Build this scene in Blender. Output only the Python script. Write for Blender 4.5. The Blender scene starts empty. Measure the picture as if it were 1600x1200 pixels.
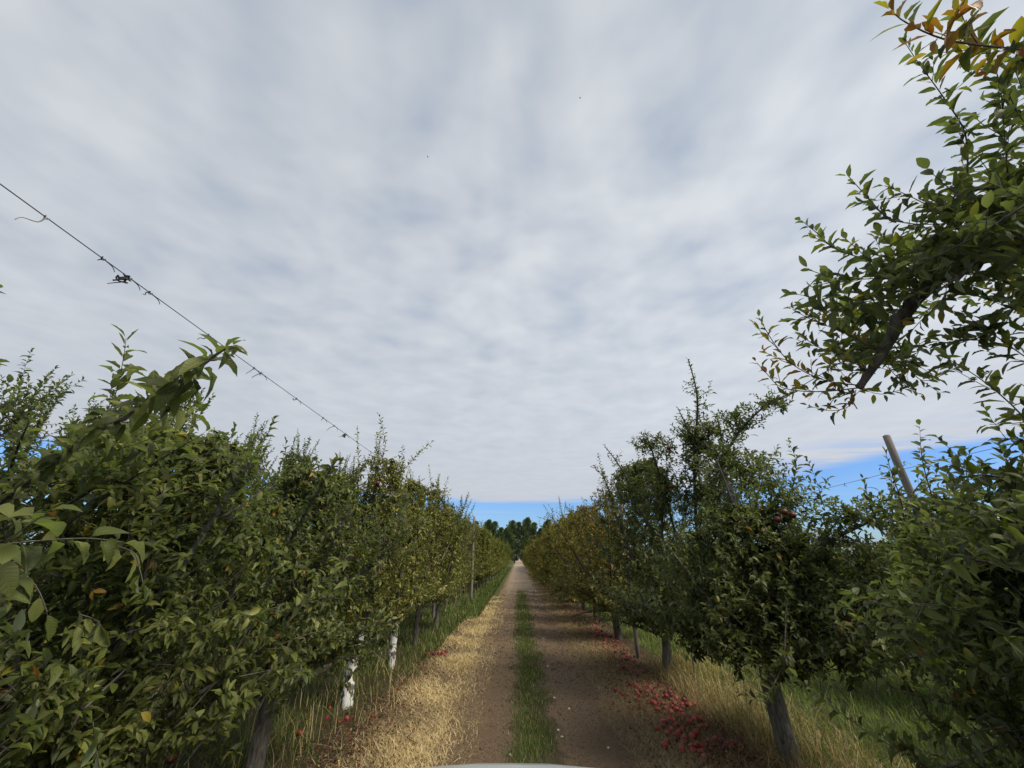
import bpy, math, random
import numpy as np
from mathutils import Vector
R = math.radians
sc = bpy.context.scene
COL = sc.collection
np.random.seed(7); random.seed(7)

# ------------------------------------------------------------------ camera
FPX, PITCH, YAW, CAMH = 601.0, R(24.2), R(0.76), 2.1
cam_d = bpy.data.cameras.new('camera'); cam = bpy.data.objects.new('camera', cam_d); COL.objects.link(cam)
cam_d.sensor_width = 36; cam_d.lens = 36*FPX/1600; cam_d.clip_start = .02; cam_d.clip_end = 9000
cam.location = (0, 0, CAMH); cam.rotation_euler = (R(90)+PITCH, 0, YAW)
sc.camera = cam

def P(px, py, t):
    """world point at picture position (1600x1200) and distance t along the view axis"""
    x = (px-800)/FPX; y = (600-py)/FPX
    f = math.cos(PITCH)-y*math.sin(PITCH); u = math.sin(PITCH)+y*math.cos(PITCH)
    c, s = math.cos(YAW), math.sin(YAW)
    return np.array([(x*c-f*s)*t, (f*c+x*s)*t, CAMH+u*t])

# ------------------------------------------------------------------ light
SUN_AZ, SUN_EL = R(118), R(50)     # azimuth clockwise from +Y
sd = bpy.data.lights.new('sun', 'SUN'); sd.energy = 4.3; sd.angle = R(24); sd.color = (1, .91, .76)
sun = bpy.data.objects.new('sun', sd); COL.objects.link(sun)
tosun = Vector((math.sin(SUN_AZ)*math.cos(SUN_EL), math.cos(SUN_AZ)*math.cos(SUN_EL), math.sin(SUN_EL)))
sun.rotation_euler = tosun.to_track_quat('Z', 'Y').to_euler(); sun.location = (20, -20, 30)

sc.view_settings.view_transform = 'Standard'; sc.view_settings.look = 'None'
sc.view_settings.exposure = 0; sc.view_settings.gamma = 1
sc.render.engine = 'CYCLES'
cy = sc.cycles
cy.max_bounces = 5; cy.diffuse_bounces = 3; cy.glossy_bounces = 2; cy.transmission_bounces = 3; cy.transparent_max_bounces = 4
cy.caustics_reflective = False; cy.caustics_refractive = False

# node helper
class NT:
    def __init__(s, tree): s.t = tree; s.n = tree.nodes; s.l = tree.links
    def node(s, typ, **kw):
        n = s.n.new(typ)
        for k, v in kw.items(): setattr(n, k, v)
        return n
    def link(s, a, b): s.l.new(a, b)
    def put(s, sock, v):
        if isinstance(v, bpy.types.NodeSocket): s.l.new(v, sock)
        elif isinstance(v, (tuple, list)) and sock.type == 'RGBA' and len(v) == 3: sock.default_value = (*v, 1)
        else: sock.default_value = v
    def math(s, op, a, b=None, c=None, clamp=False):
        n = s.node('ShaderNodeMath', operation=op, use_clamp=clamp)
        for i, v in enumerate((a, b, c)):
            if v is not None: s.put(n.inputs[i], v)
        return n.outputs[0]
    def mix(s, f, a, b, blend='MIX'):
        n = s.node('ShaderNodeMix', data_type='RGBA', blend_type=blend)
        s.put(n.inputs[0], f); s.put(n.inputs[6], a); s.put(n.inputs[7], b); return n.outputs[2]
    def noise(s, vec, scale, detail=3, rough=.55, dist=0, out=0):
        n = s.node('ShaderNodeTexNoise'); s.put(n.inputs['Vector'], vec)
        n.inputs['Scale'].default_value = scale; n.inputs['Detail'].default_value = detail
        n.inputs['Roughness'].default_value = rough; n.inputs['Distortion'].default_value = dist
        return n.outputs[out]
    def remap(s, v, a, b, c=0., d=1., smooth=False):
        n = s.node('ShaderNodeMapRange', interpolation_type='SMOOTHSTEP' if smooth else 'LINEAR')
        s.put(n.inputs[0], v)
        for i, q in enumerate((a, b, c, d)): n.inputs[i+1].default_value = q
        return n.outputs[0]
    def ramp(s, v, stops):
        n = s.node('ShaderNodeValToRGB'); s.put(n.inputs[0], v); e = n.color_ramp.elements
        while len(e) < len(stops): e.new(.5)
        for i, (p, c) in enumerate(stops): e[i].position = p; e[i].color = (*c, 1)
        return n.outputs[0]
    def vmul(s, vec, v):
        n = s.node('ShaderNodeVectorMath', operation='MULTIPLY'); s.put(n.inputs[0], vec); n.inputs[1].default_value = v; return n.outputs[0]
    def vadd(s, vec, v):
        n = s.node('ShaderNodeVectorMath', operation='ADD'); s.put(n.inputs[0], vec); s.put(n.inputs[1], v); return n.outputs[0]

# ------------------------------------------------------------------ sky
w = bpy.data.worlds.new('World'); sc.world = w; w.use_nodes = True
w.node_tree.nodes.clear(); N = NT(w.node_tree)
out = N.node('ShaderNodeOutputWorld')
sky = N.node('ShaderNodeTexSky', sky_type='NISHITA', sun_disc=False)
sky.sun_elevation = SUN_EL; sky.sun_rotation = SUN_AZ; sky.air_density = 1.2; sky.dust_density = .6; sky.ozone_density = 3.0
tc = N.node('ShaderNodeTexCoord'); sp = N.node('ShaderNodeSeparateXYZ'); N.link(tc.outputs['Generated'], sp.inputs[0])
z = N.math('MAXIMUM', sp.outputs[2], .02)
cx = N.math('DIVIDE', sp.outputs[0], z); cyy = N.math('DIVIDE', sp.outputs[1], z)
cb = N.node('ShaderNodeCombineXYZ'); N.link(cx, cb.inputs[0]); N.link(cyy, cb.inputs[1]); cp = cb.outputs[0]
warp = N.noise(cp, 1.3, 2, out=1)
cpw = N.vadd(cp, N.vmul(warp, (.22, .22, 0)))
big = N.noise(cpw, 1.1, 3, .5)
mot = N.noise(N.vmul(cpw, (1.0, 1.0, 1)), 4.6, 2, .4)
fine = N.noise(cpw, 10, 2, .45)
strk = N.noise(N.vmul(cpw, (.25, 1.3, 1)), 1.1, 4, .55)
# thickness of the deck
th = N.math('ADD', N.math('MULTIPLY', big, .34), N.math('ADD', N.math('MULTIPLY', mot, .42), N.math('MULTIPLY', fine, .14)))
th = N.math('ADD', th, N.math('MULTIPLY', strk, .10))
th = N.math('ADD', .5, N.math('MULTIPLY', N.math('SUBTRACT', th, .5), N.remap(sp.outputs[2], .15, .80, .22, 1.0, True)))
thin = N.remap(th, .36, .60, 0, 1)
ccol = N.ramp(thin, [(0, (.41, .475, .59)), (.35, (.515, .57, .65)), (.65, (.60, .64, .70)), (1, (.68, .715, .765))])
# brighter towards the right (sun side), warmer grey low over the horizon
side = N.math('MULTIPLY', N.remap(sp.outputs[0], -.7, .6, .92, 1.06), N.remap(sp.outputs[2], .55, .95, 1.04, .93))
ccol = N.mix(1.0, ccol, N.node('ShaderNodeCombineXYZ').outputs[0], 'MIX') if False else ccol
sc_ = N.node('ShaderNodeVectorMath', operation='SCALE'); N.link(ccol, sc_.inputs[0]); N.link(side, sc_.inputs['Scale'])
ccol = sc_.outputs[0]
low = N.remap(sp.outputs[2], .10, .34, 1, 0, True)
ccol = N.mix(N.math('MULTIPLY', low, .45), ccol, (.55, .575, .63))
# edge of the deck beyond which the blue shows
x2 = N.math('MULTIPLY', N.math('MULTIPLY', cx, cx), 2.6); y2 = N.math('MULTIPLY', cyy, cyy)
rad = N.math('SQRT', N.math('ADD', x2, y2))
en = N.noise(N.vmul(cp, (.5, 1.0, 1)), .55, 4, .5)
rad = N.math('ADD', rad, N.math('MULTIPLY', N.math('SUBTRACT', en, .5), 3.2))
edge = N.remap(rad, 7.2, 8.3, 1, 0, True)
wisp = N.noise(N.vmul(N.vadd(cp, (3, 1, 0)), (.35, 1.6, 1)), .8, 4, .6)
skc = N.node('ShaderNodeVectorMath', operation='SCALE'); N.link(sky.outputs[0], skc.inputs[0]); skc.inputs['Scale'].default_value = .105
skb = N.mix(1.0, skc.outputs[0], (.70, .98, 1.50), 'MULTIPLY')
wf = N.math('MULTIPLY', N.remap(wisp, .52, .75, 0, .35, True), 1.0)
skb = N.mix(wf, skb, (.55, .60, .68))
gaps = N.math('MULTIPLY', N.math('MULTIPLY', N.remap(rad, 5.2, 7.4, 0, 1, True), N.remap(cx, 1.0, 3.0, 0, 1)), N.remap(wisp, .40, .52, .45, 0, True))
edge = N.math('MULTIPLY', edge, N.math('SUBTRACT', 1.0, gaps))
allc = N.mix(edge, skb, ccol)
bg = N.node('ShaderNodeBackground'); N.link(allc, bg.inputs[0]); bg.inputs[1].default_value = 1.0
N.link(bg.outputs[0], out.inputs[0])

# ------------------------------------------------------------------ materials
MATS = {}
def mat(name, rough=.7, spec=.3):
    m = bpy.data.materials.new(name); m.use_nodes = True; t = NT(m.node_tree)
    b = m.node_tree.nodes['Principled BSDF']; b.inputs['Roughness'].default_value = rough
    b.inputs['Specular IOR Level'].default_value = spec
    MATS[name] = m; return m, t, b
def bump(t, b, h, strength, dist):
    n = t.node('ShaderNodeBump'); n.inputs['Strength'].default_value = strength; n.inputs['Distance'].default_value = dist
    t.link(h, n.inputs['Height']); t.link(n.outputs[0], b.inputs['Normal'])

def leaf_mat(name, greens, autumn, back, trans, veins=False, spec=.35, rough=.48):
    m, t, b = mat(name, rough, spec)
    at = t.node('ShaderNodeAttribute', attribute_name='tint'); s = t.node('ShaderNodeSeparateColor'); t.link(at.outputs['Color'], s.inputs[0])
    g = t.ramp(s.outputs[0], greens)
    geo = t.node('ShaderNodeNewGeometry')
    if veins:
        uv = t.node('ShaderNodeAttribute', attribute_name='leafuv'); q = t.node('ShaderNodeSeparateXYZ'); t.link(uv.outputs['Vector'], q.inputs[0])
        ax = t.math('ABSOLUTE', q.outputs[0])
        mid = t.remap(ax, .03, .10, 1, 0)
        vv = t.math('SINE', t.math('MULTIPLY', t.math('SUBTRACT', q.outputs[1], t.math('MULTIPLY', ax, .16)), 58))
        vn = t.remap(vv, .55, 1, 0, .55)
        f = t.math('MAXIMUM', mid, vn)
        g = t.mix(t.math('MULTIPLY', f, .38), g, (.11, .15, .055))
        bump(t, b, t.math('MULTIPLY', f, -1), .35, .004)
    if veins:
        sp1 = t.noise(geo.outputs['Position'], 260, 2, .5); sp2 = t.noise(geo.outputs['Position'], 45, 3, .6)
        g = t.mix(t.remap(sp2, .45, .7, 0, .35), g, (.10, .10, .03)); g = t.mix(t.remap(sp1, .68, .74, 0, .7), g, (.09, .05, .02))
    g = t.mix(t.math('MULTIPLY', geo.outputs['Backfacing'], .62), g, back)
    a = t.ramp(s.outputs[1], autumn)
    af = t.remap(s.outputs[1], .25, .6, 0, .9)
    c = t.mix(af, g, a)
    sc2 = t.node('ShaderNodeVectorMath', operation='SCALE'); t.link(c, sc2.inputs[0])
    t.put(sc2.inputs['Scale'], t.remap(s.outputs[2], 0, 1, .62, 1.38)); c = sc2.outputs[0]
    t.link(c, b.inputs['Base Color'])
    tr = t.node('ShaderNodeBsdfTranslucent'); t.link(t.mix(1, c, (1.5, 1.7, .5), 'MULTIPLY'), tr.inputs[0])
    mx = t.node('ShaderNodeMixShader'); mx.inputs[0].default_value = trans
    t.link(b.outputs[0], mx.inputs[1]); t.link(tr.outputs[0], mx.inputs[2])
    t.link(mx.outputs[0], m.node_tree.nodes['Material Output'].inputs[0]); return m
AUT = [(0, (.14, .15, .02)), (.5, (.27, .26, .035)), (.8, (.30, .18, .03)), (1, (.26, .08, .02))]
GR = [(0, (.022, .031, .005)), (.5, (.068, .084, .012)), (1, (.165, .175, .045))]
leaf_mat('apple_leaf_near', GR, AUT, (.19, .22, .14), .32, True, spec=.3, rough=.5)
leaf_mat('apple_leaf', GR, AUT, (.17, .20, .125), .25)
leaf_mat('apple_leaf_light', [(0, (.058, .062, .010)), (.5, (.145, .148, .024)), (1, (.27, .25, .065))], AUT, (.15, .17, .09), .25)
leaf_mat('apple_leaf_yellow', [(0, (.045, .050, .010)), (.5, (.115, .110, .018)), (1, (.22, .17, .03))], AUT, (.15, .15, .07), .25)
leaf_mat('poplar_leaf', [(0, (.10, .14, .06)), (.5, (.20, .26, .12)), (1, (.36, .40, .23))], AUT, (.10, .13, .09), .1)
leaf_mat('green_blade', [(0, (.035, .065, .012)), (.5, (.075, .115, .022)), (1, (.20, .27, .06))], [(0, (.30, .24, .10)), (1, (.42, .33, .17))], (.10, .14, .04), .25, spec=.2, rough=.6)
leaf_mat('straw_blade', [(0, (.26, .18, .09)), (.5, (.56, .43, .22)), (1, (.76, .63, .38))], [(0, (.05, .09, .02)), (1, (.08, .12, .03))], (.56, .43, .24), .15, spec=.15, rough=.7)
leaf_mat('dull_straw_blade', [(0, (.15, .10, .055)), (.5, (.34, .25, .135)), (1, (.52, .41, .24))], [(0, (.05, .08, .02)), (1, (.10, .12, .03))], (.22, .16, .09), .12, spec=.15, rough=.7)
leaf_mat('litter', [(0, (.05, .022, .012)), (.5, (.13, .07, .04)), (1, (.26, .17, .09))], [(0, (.12, .03, .02)), (1, (.17, .035, .025))], (.14, .08, .05), .05, spec=.15, rough=.8)

def bark(name, c0, c1, white=None):
    m, t, b = mat(name, .85, .15)
    geo = t.node('ShaderNodeTexCoord').outputs['Object']
    n1 = t.noise(t.vmul(geo, (1, 1, .25)), 38, 4, .6); n2 = t.noise(geo, 5, 3)
    c = t.mix(t.remap(n1, .35, .65), c0, c1); c = t.mix(t.remap(n2, .45, .7, 0, .5), c, (.16, .17, .13))
    if white:
        n3 = t.noise(t.vmul(geo, (1, 1, .6)), 11, 4, .65)
        sx = t.node('ShaderNodeSeparateXYZ'); t.link(geo, sx.inputs[0])
        f = t.math('MULTIPLY', t.remap(n3, .465, .50), t.remap(sx.outputs[2], white-.12, white+.05, 1, 0))
        c = t.mix(f, c, (.72, .72, .70))
    t.link(c, b.inputs['Base Color']); bump(t, b, n1, .8, .012)
bark('bark', (.035, .028, .022), (.12, .10, .085))
bark('bark_grey', (.06, .052, .045), (.20, .18, .16))
bark('bark_whitewashed', (.05, .035, .03), (.17, .14, .12), 1.0)
m, t, b = mat('twig', .7, .2)
b.inputs['Base Color'].default_value = (.075, .055, .042, 1)
m, t, b = mat('weathered_wood', .9, .1)
g = t.node('ShaderNodeTexCoord').outputs['Object']
n1 = t.noise(t.vmul(g, (9, 9, .5)), 6, 5, .6)
t.link(t.mix(n1, (.09, .078, .065), (.30, .265, .225)), b.inputs['Base Color']); bump(t, b, n1, .6, .01)
m, t, b = mat('wire_metal', .5, .5); b.inputs['Base Color'].default_value = (.06, .06, .065, 1); b.inputs['Metallic'].default_value = .6
m, t, b = mat('dark_twine', .8, .2); b.inputs['Base Color'].default_value = (.035, .033, .035, 1)
m, t, b = mat('pale_twine', .8, .2); b.inputs['Base Color'].default_value = (.35, .34, .33, 1)
m, t, b = mat('apple_skin', .5, .4)
oi = t.node('ShaderNodeObjectInfo'); g = t.node('ShaderNodeTexCoord').outputs['Object']
n1 = t.noise(t.vmul(g, (1, 1, .5)), 40, 3)
c = t.ramp(oi.outputs['Random'], [(0, (.06, .012, .010)), (.3, (.14, .012, .016)), (.75, (.26, .022, .028)), (.92, (.34, .05, .04)), (1, (.16, .08, .04))])
t.link(t.mix(t.remap(n1, .55, .8, 0, .5), c, (.5, .16, .09)), b.inputs['Base Color'])
m, t, b = mat('dark_apple_skin', .45, .4); b.inputs['Base Color'].default_value = (.10, .012, .014, 1)
m, t, b = mat('pebble', .9, .2); b.inputs['Base Color'].default_value = (.6, .57, .52, 1)
m, t, b = mat('bird_feather', .8, .2); b.inputs['Base Color'].default_value = (.03, .03, .03, 1)

# ground: bands run along the track, so colour depends on the real x position plus noise
m, t, b = mat('orchard_soil', .95, .1)
pos = t.node('ShaderNodeNewGeometry').outputs['Position']; sx = t.node('ShaderNodeSeparateXYZ'); t.link(pos, sx.inputs[0])
nb = t.noise(pos, 1.6, 4, .6); nf = t.noise(pos, 14, 4, .6); ng = t.noise(pos, 70, 4, .7); nl = t.noise(t.vmul(pos, (1, .25, 1)), .5, 3)
X = t.math('ADD', sx.outputs[0], t.math('ADD', t.math('MULTIPLY', t.math('SUBTRACT', nb, .5), 1.1), t.math('MULTIPLY', t.math('SUBTRACT', nf, .5), .35)))
u = t.remap(X, -6, 6)
def pz(x): return (x+6)/12
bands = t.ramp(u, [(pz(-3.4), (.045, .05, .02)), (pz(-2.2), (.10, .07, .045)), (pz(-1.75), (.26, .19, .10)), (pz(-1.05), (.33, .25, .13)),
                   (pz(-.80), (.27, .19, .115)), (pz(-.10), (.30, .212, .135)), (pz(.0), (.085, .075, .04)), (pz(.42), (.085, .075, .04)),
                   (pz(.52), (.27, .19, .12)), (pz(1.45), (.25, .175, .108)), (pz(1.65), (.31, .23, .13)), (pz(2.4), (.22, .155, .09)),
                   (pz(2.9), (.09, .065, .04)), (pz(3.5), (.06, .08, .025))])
spk = t.mix(t.remap(ng, .35, .7, 0, .8), bands, t.mix(.5, bands, (.03, .025, .02)))
spk = t.mix(t.remap(t.noise(pos, 160, 2, .7), .62, .75, 0, .6), spk, (.34, .28, .23))
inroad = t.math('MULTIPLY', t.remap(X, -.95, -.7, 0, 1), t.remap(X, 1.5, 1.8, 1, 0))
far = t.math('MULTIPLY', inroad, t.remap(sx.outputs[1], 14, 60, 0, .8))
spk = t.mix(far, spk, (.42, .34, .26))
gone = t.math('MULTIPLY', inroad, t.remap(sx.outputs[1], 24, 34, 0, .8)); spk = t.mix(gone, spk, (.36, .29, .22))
verge = t.math('MULTIPLY', t.remap(X, -1.2, -1.0, 1, 0), t.remap(sx.outputs[1], 15, 26, 0, .9))
spk = t.mix(verge, spk, (.06, .08, .025))
dust = t.math('MULTIPLY', inroad, t.remap(nl, .45, .65, 0, .5))
spk = t.mix(dust, spk, (.32, .245, .18))
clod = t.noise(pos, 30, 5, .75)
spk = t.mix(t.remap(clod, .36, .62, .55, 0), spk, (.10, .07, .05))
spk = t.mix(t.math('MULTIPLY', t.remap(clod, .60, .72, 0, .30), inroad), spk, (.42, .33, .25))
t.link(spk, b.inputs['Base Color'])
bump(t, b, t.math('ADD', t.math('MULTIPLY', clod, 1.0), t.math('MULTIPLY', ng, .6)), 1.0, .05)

# ------------------------------------------------------------------ mesh building
def raw_mesh(name, verts, polys, mats, midx=None, attrs=None, smooth=True):
    """polys: list of (n_corner, int array (k,n))"""
    me = bpy.data.meshes.new(name)
    me.vertices.add(len(verts)); me.vertices.foreach_set('co', np.ascontiguousarray(verts, dtype=np.float32).ravel())
    flat = np.concatenate([p.ravel() for p in polys]).astype(np.int32)
    cnt = np.concatenate([np.full(len(p), p.shape[1], np.int32) for p in polys])
    st = np.concatenate([[0], np.cumsum(cnt)[:-1]]).astype(np.int32)
    me.loops.add(len(flat)); me.loops.foreach_set('vertex_index', flat)
    me.polygons.add(len(cnt)); me.polygons.foreach_set('loop_start', st)
    if midx is not None: me.polygons.foreach_set('material_index', np.concatenate(midx).astype(np.int32))
    me.polygons.foreach_set('use_smooth', np.full(len(cnt), smooth))
    for mm in mats: me.materials.append(MATS[mm])
    for an, (typ, arr) in (attrs or {}).items():
        a = me.attributes.new(an, typ, 'POINT')
        a.data.foreach_set('color' if typ == 'FLOAT_COLOR' else 'vector', np.ascontiguousarray(arr, dtype=np.float32).ravel())
    me.update(calc_edges=True); return me

class MB:
    """collects pieces into one mesh"""
    def __init__(s): s.v = []; s.q = []; s.t = []; s.qm = []; s.tm = []; s.n = 0; s.tint = []; s.uv = []
    def add(s, v, quads=None, tris=None, m=0, tint=None, uv=None):
        v = np.asarray(v, float).reshape(-1, 3)
        if quads is not None and len(quads): q = np.asarray(quads, int); s.q.append(q+s.n); s.qm.append(np.full(len(q), m))
        if tris is not None and len(tris): q = np.asarray(tris, int); s.t.append(q+s.n); s.tm.append(np.full(len(q), m))
        s.v.append(v); s.n += len(v)
        s.tint.append(tint if tint is not None else np.tile([.5, 0, .5, 1], (len(v), 1)))
        s.uv.append(uv if uv is not None else np.zeros((len(v), 3)))
    def tube(s, pts, rad, sides=6, m=0, cap=True, wob=0):
        pts = np.asarray(pts, float); k = len(pts); rad = np.broadcast_to(np.asarray(rad, float), (k,))
        d = np.gradient(pts, axis=0); d /= np.linalg.norm(d, axis=1)[:, None]+1e-9
        ref = np.array([0, 0, 1.]) if abs(d[:, 2]).mean() < .8 else np.array([1., 0, 0])
        a = np.cross(d, ref); a /= np.linalg.norm(a, axis=1)[:, None]+1e-9; b_ = np.cross(d, a)
        th = np.arange(sides)*2*np.pi/sides
        rr = rad[:, None]*(1+(np.random.rand(k, sides)-.5)*wob)
        v = pts[:, None]+rr[..., None]*(np.cos(th)[None, :, None]*a[:, None]+np.sin(th)[None, :, None]*b_[:, None])
        i = np.arange(k-1)[:, None]*sides; j = np.arange(sides)[None]; j2 = (j+1) % sides
        q = np.stack([i+j, i+j2, i+sides+j2, i+sides+j], -1).reshape(-1, 4)
        tr = None
        vv = v.reshape(-1, 3)
        if cap:
            vv = np.vstack([vv, pts[-1]+d[-1]*rad[-1]*.4, pts[0]]); c = k*sides
            tr = [[(k-1)*sides+x, (k-1)*sides+(x+1) % sides, c] for x in range(sides)]+[[(x+1) % sides, x, c+1] for x in range(sides)]
        s.add(vv, q, tr, m)
    def box(s, lo, hi, m=0):
        x0, y0, z0 = lo; x1, y1, z1 = hi
        v = [(x0,y0,z0),(x1,y0,z0),(x1,y1,z0),(x0,y1,z0),(x0,y0,z1),(x1,y0,z1),(x1,y1,z1),(x0,y1,z1)]
        s.add(v, [(0,3,2,1),(4,5,6,7),(0,1,5,4),(1,2,6,5),(2,3,7,6),(3,0,4,7)], m=m)
    def mesh(s, name, mats, smooth=True):
        polys = []; mi = []
        if s.q: polys.append(np.concatenate(s.q)); mi.append(np.concatenate(s.qm))
        if s.t: polys.append(np.concatenate(s.t)); mi.append(np.concatenate(s.tm))
        return raw_mesh(name, np.concatenate(s.v), polys, mats, mi,
                        {'tint': ('FLOAT_COLOR', np.concatenate(s.tint)), 'leafuv': ('FLOAT_VECTOR', np.concatenate(s.uv))}, smooth)

def nrm(a): return a/(np.linalg.norm(a, axis=-1, keepdims=True)+1e-9)
LOD = {0: ([-.22, 0, .06, .16, .30, .45, .60, .75, .88, 1], [0, .04, .34, .70, .94, 1, .94, .74, .42, 0]),
       1: ([0, .28, .68, 1], [0, .9, .9, 0])}
def leaf_batch(mb, pos, d, up, L, wr, droop, fold, tint, lod, m=0):
    n = len(pos); d = nrm(d); side = nrm(np.cross(d, up)); up = np.cross(side, d)
    L = L[:, None]; tint4 = np.concatenate([tint, np.ones((n, 1))], 1)
    if lod == 2:
        c = pos+d*L*.48; hw = L*wr*.5
        V = np.stack([pos, c-side*hw+up*hw*fold[:, None], pos+d*L-up*L*droop[:, None]*.8, c+side*hw+up*hw*fold[:, None]], 1)
        base = np.arange(n)[:, None]*4
        mb.add(V.reshape(-1, 3), None, np.concatenate([base+[0, 2, 1], base+[0, 3, 2]]), m, np.repeat(tint4, 4, 0)); return
    ts, ws = LOD[lod]; V = []; U = []
    for t_, w_ in zip(ts, ws):
        tt = max(t_, 0)
        c = pos+d*L*(t_-.22*(droop[:, None]*tt)*tt)-up*L*droop[:, None]*tt**2
        if w_ == 0: V.append(c); U.append((0, t_))
        else:
            hw = L*wr*.5*w_; wv = 1+.30*np.sin(t_*15+fold*40)[:, None]*(lod == 0); e = up*hw*fold[:, None]
            V += [c-side*hw*(1+.05*np.sin(t_*31))+e*wv, c, c+side*hw*(1+.05*np.cos(t_*29))+e*(2-wv)]; U += [(-w_, t_), (0, t_), (w_, t_)]
    k = len(V); V = np.stack(V, 1); base = np.arange(n)[:, None]*k
    rows = (k-2)//3; q = []; tr = []
    tr += [[0, 2, 1], [0, 3, 2]]
    for r in range(rows-1):
        o = 1+3*r; q += [[o, o+1, o+4, o+3], [o+1, o+2, o+5, o+4]]
    o = 1+3*(rows-1); tr += [[o, o+1, k-1], [o+1, o+2, k-1]]
    Q = np.concatenate([base+x for x in q]); T = np.concatenate([base+x for x in tr])
    uv = np.tile(np.array([(a, b_, 0) for a, b_ in U]), (n, 1))
    mb.add(V.reshape(-1, 3), Q, T, m, np.repeat(tint4, k, 0), uv)

RS = np.random.RandomState(11)
def rnd(a, b, n=None): return RS.uniform(a, b, n)
def curve(p0, d0, L, bend, k=5, jit=.04):
    """polyline starting at p0 along d0, bending toward vector bend"""
    pts = [np.array(p0, float)]; d = np.array(d0, float); d /= np.linalg.norm(d)
    for i in range(k):
        d = d+np.asarray(bend)/k+RS.normal(0, jit, 3); d /= np.linalg.norm(d); pts.append(pts[-1]+d*L/k)
    return np.array(pts)
def sample(pts, s):
    """points and tangents at fractions s"""
    seg = np.linalg.norm(np.diff(pts, axis=0), axis=1); cs = np.concatenate([[0], np.cumsum(seg)]); T = cs[-1]
    x = np.asarray(s)*T; p = np.stack([np.interp(x, cs, pts[:, i]) for i in range(3)], 1)
    i = np.clip(np.searchsorted(cs, x)-1, 0, len(seg)-1); d = np.diff(pts, axis=0)[i]
    return p, nrm(d), T

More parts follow.
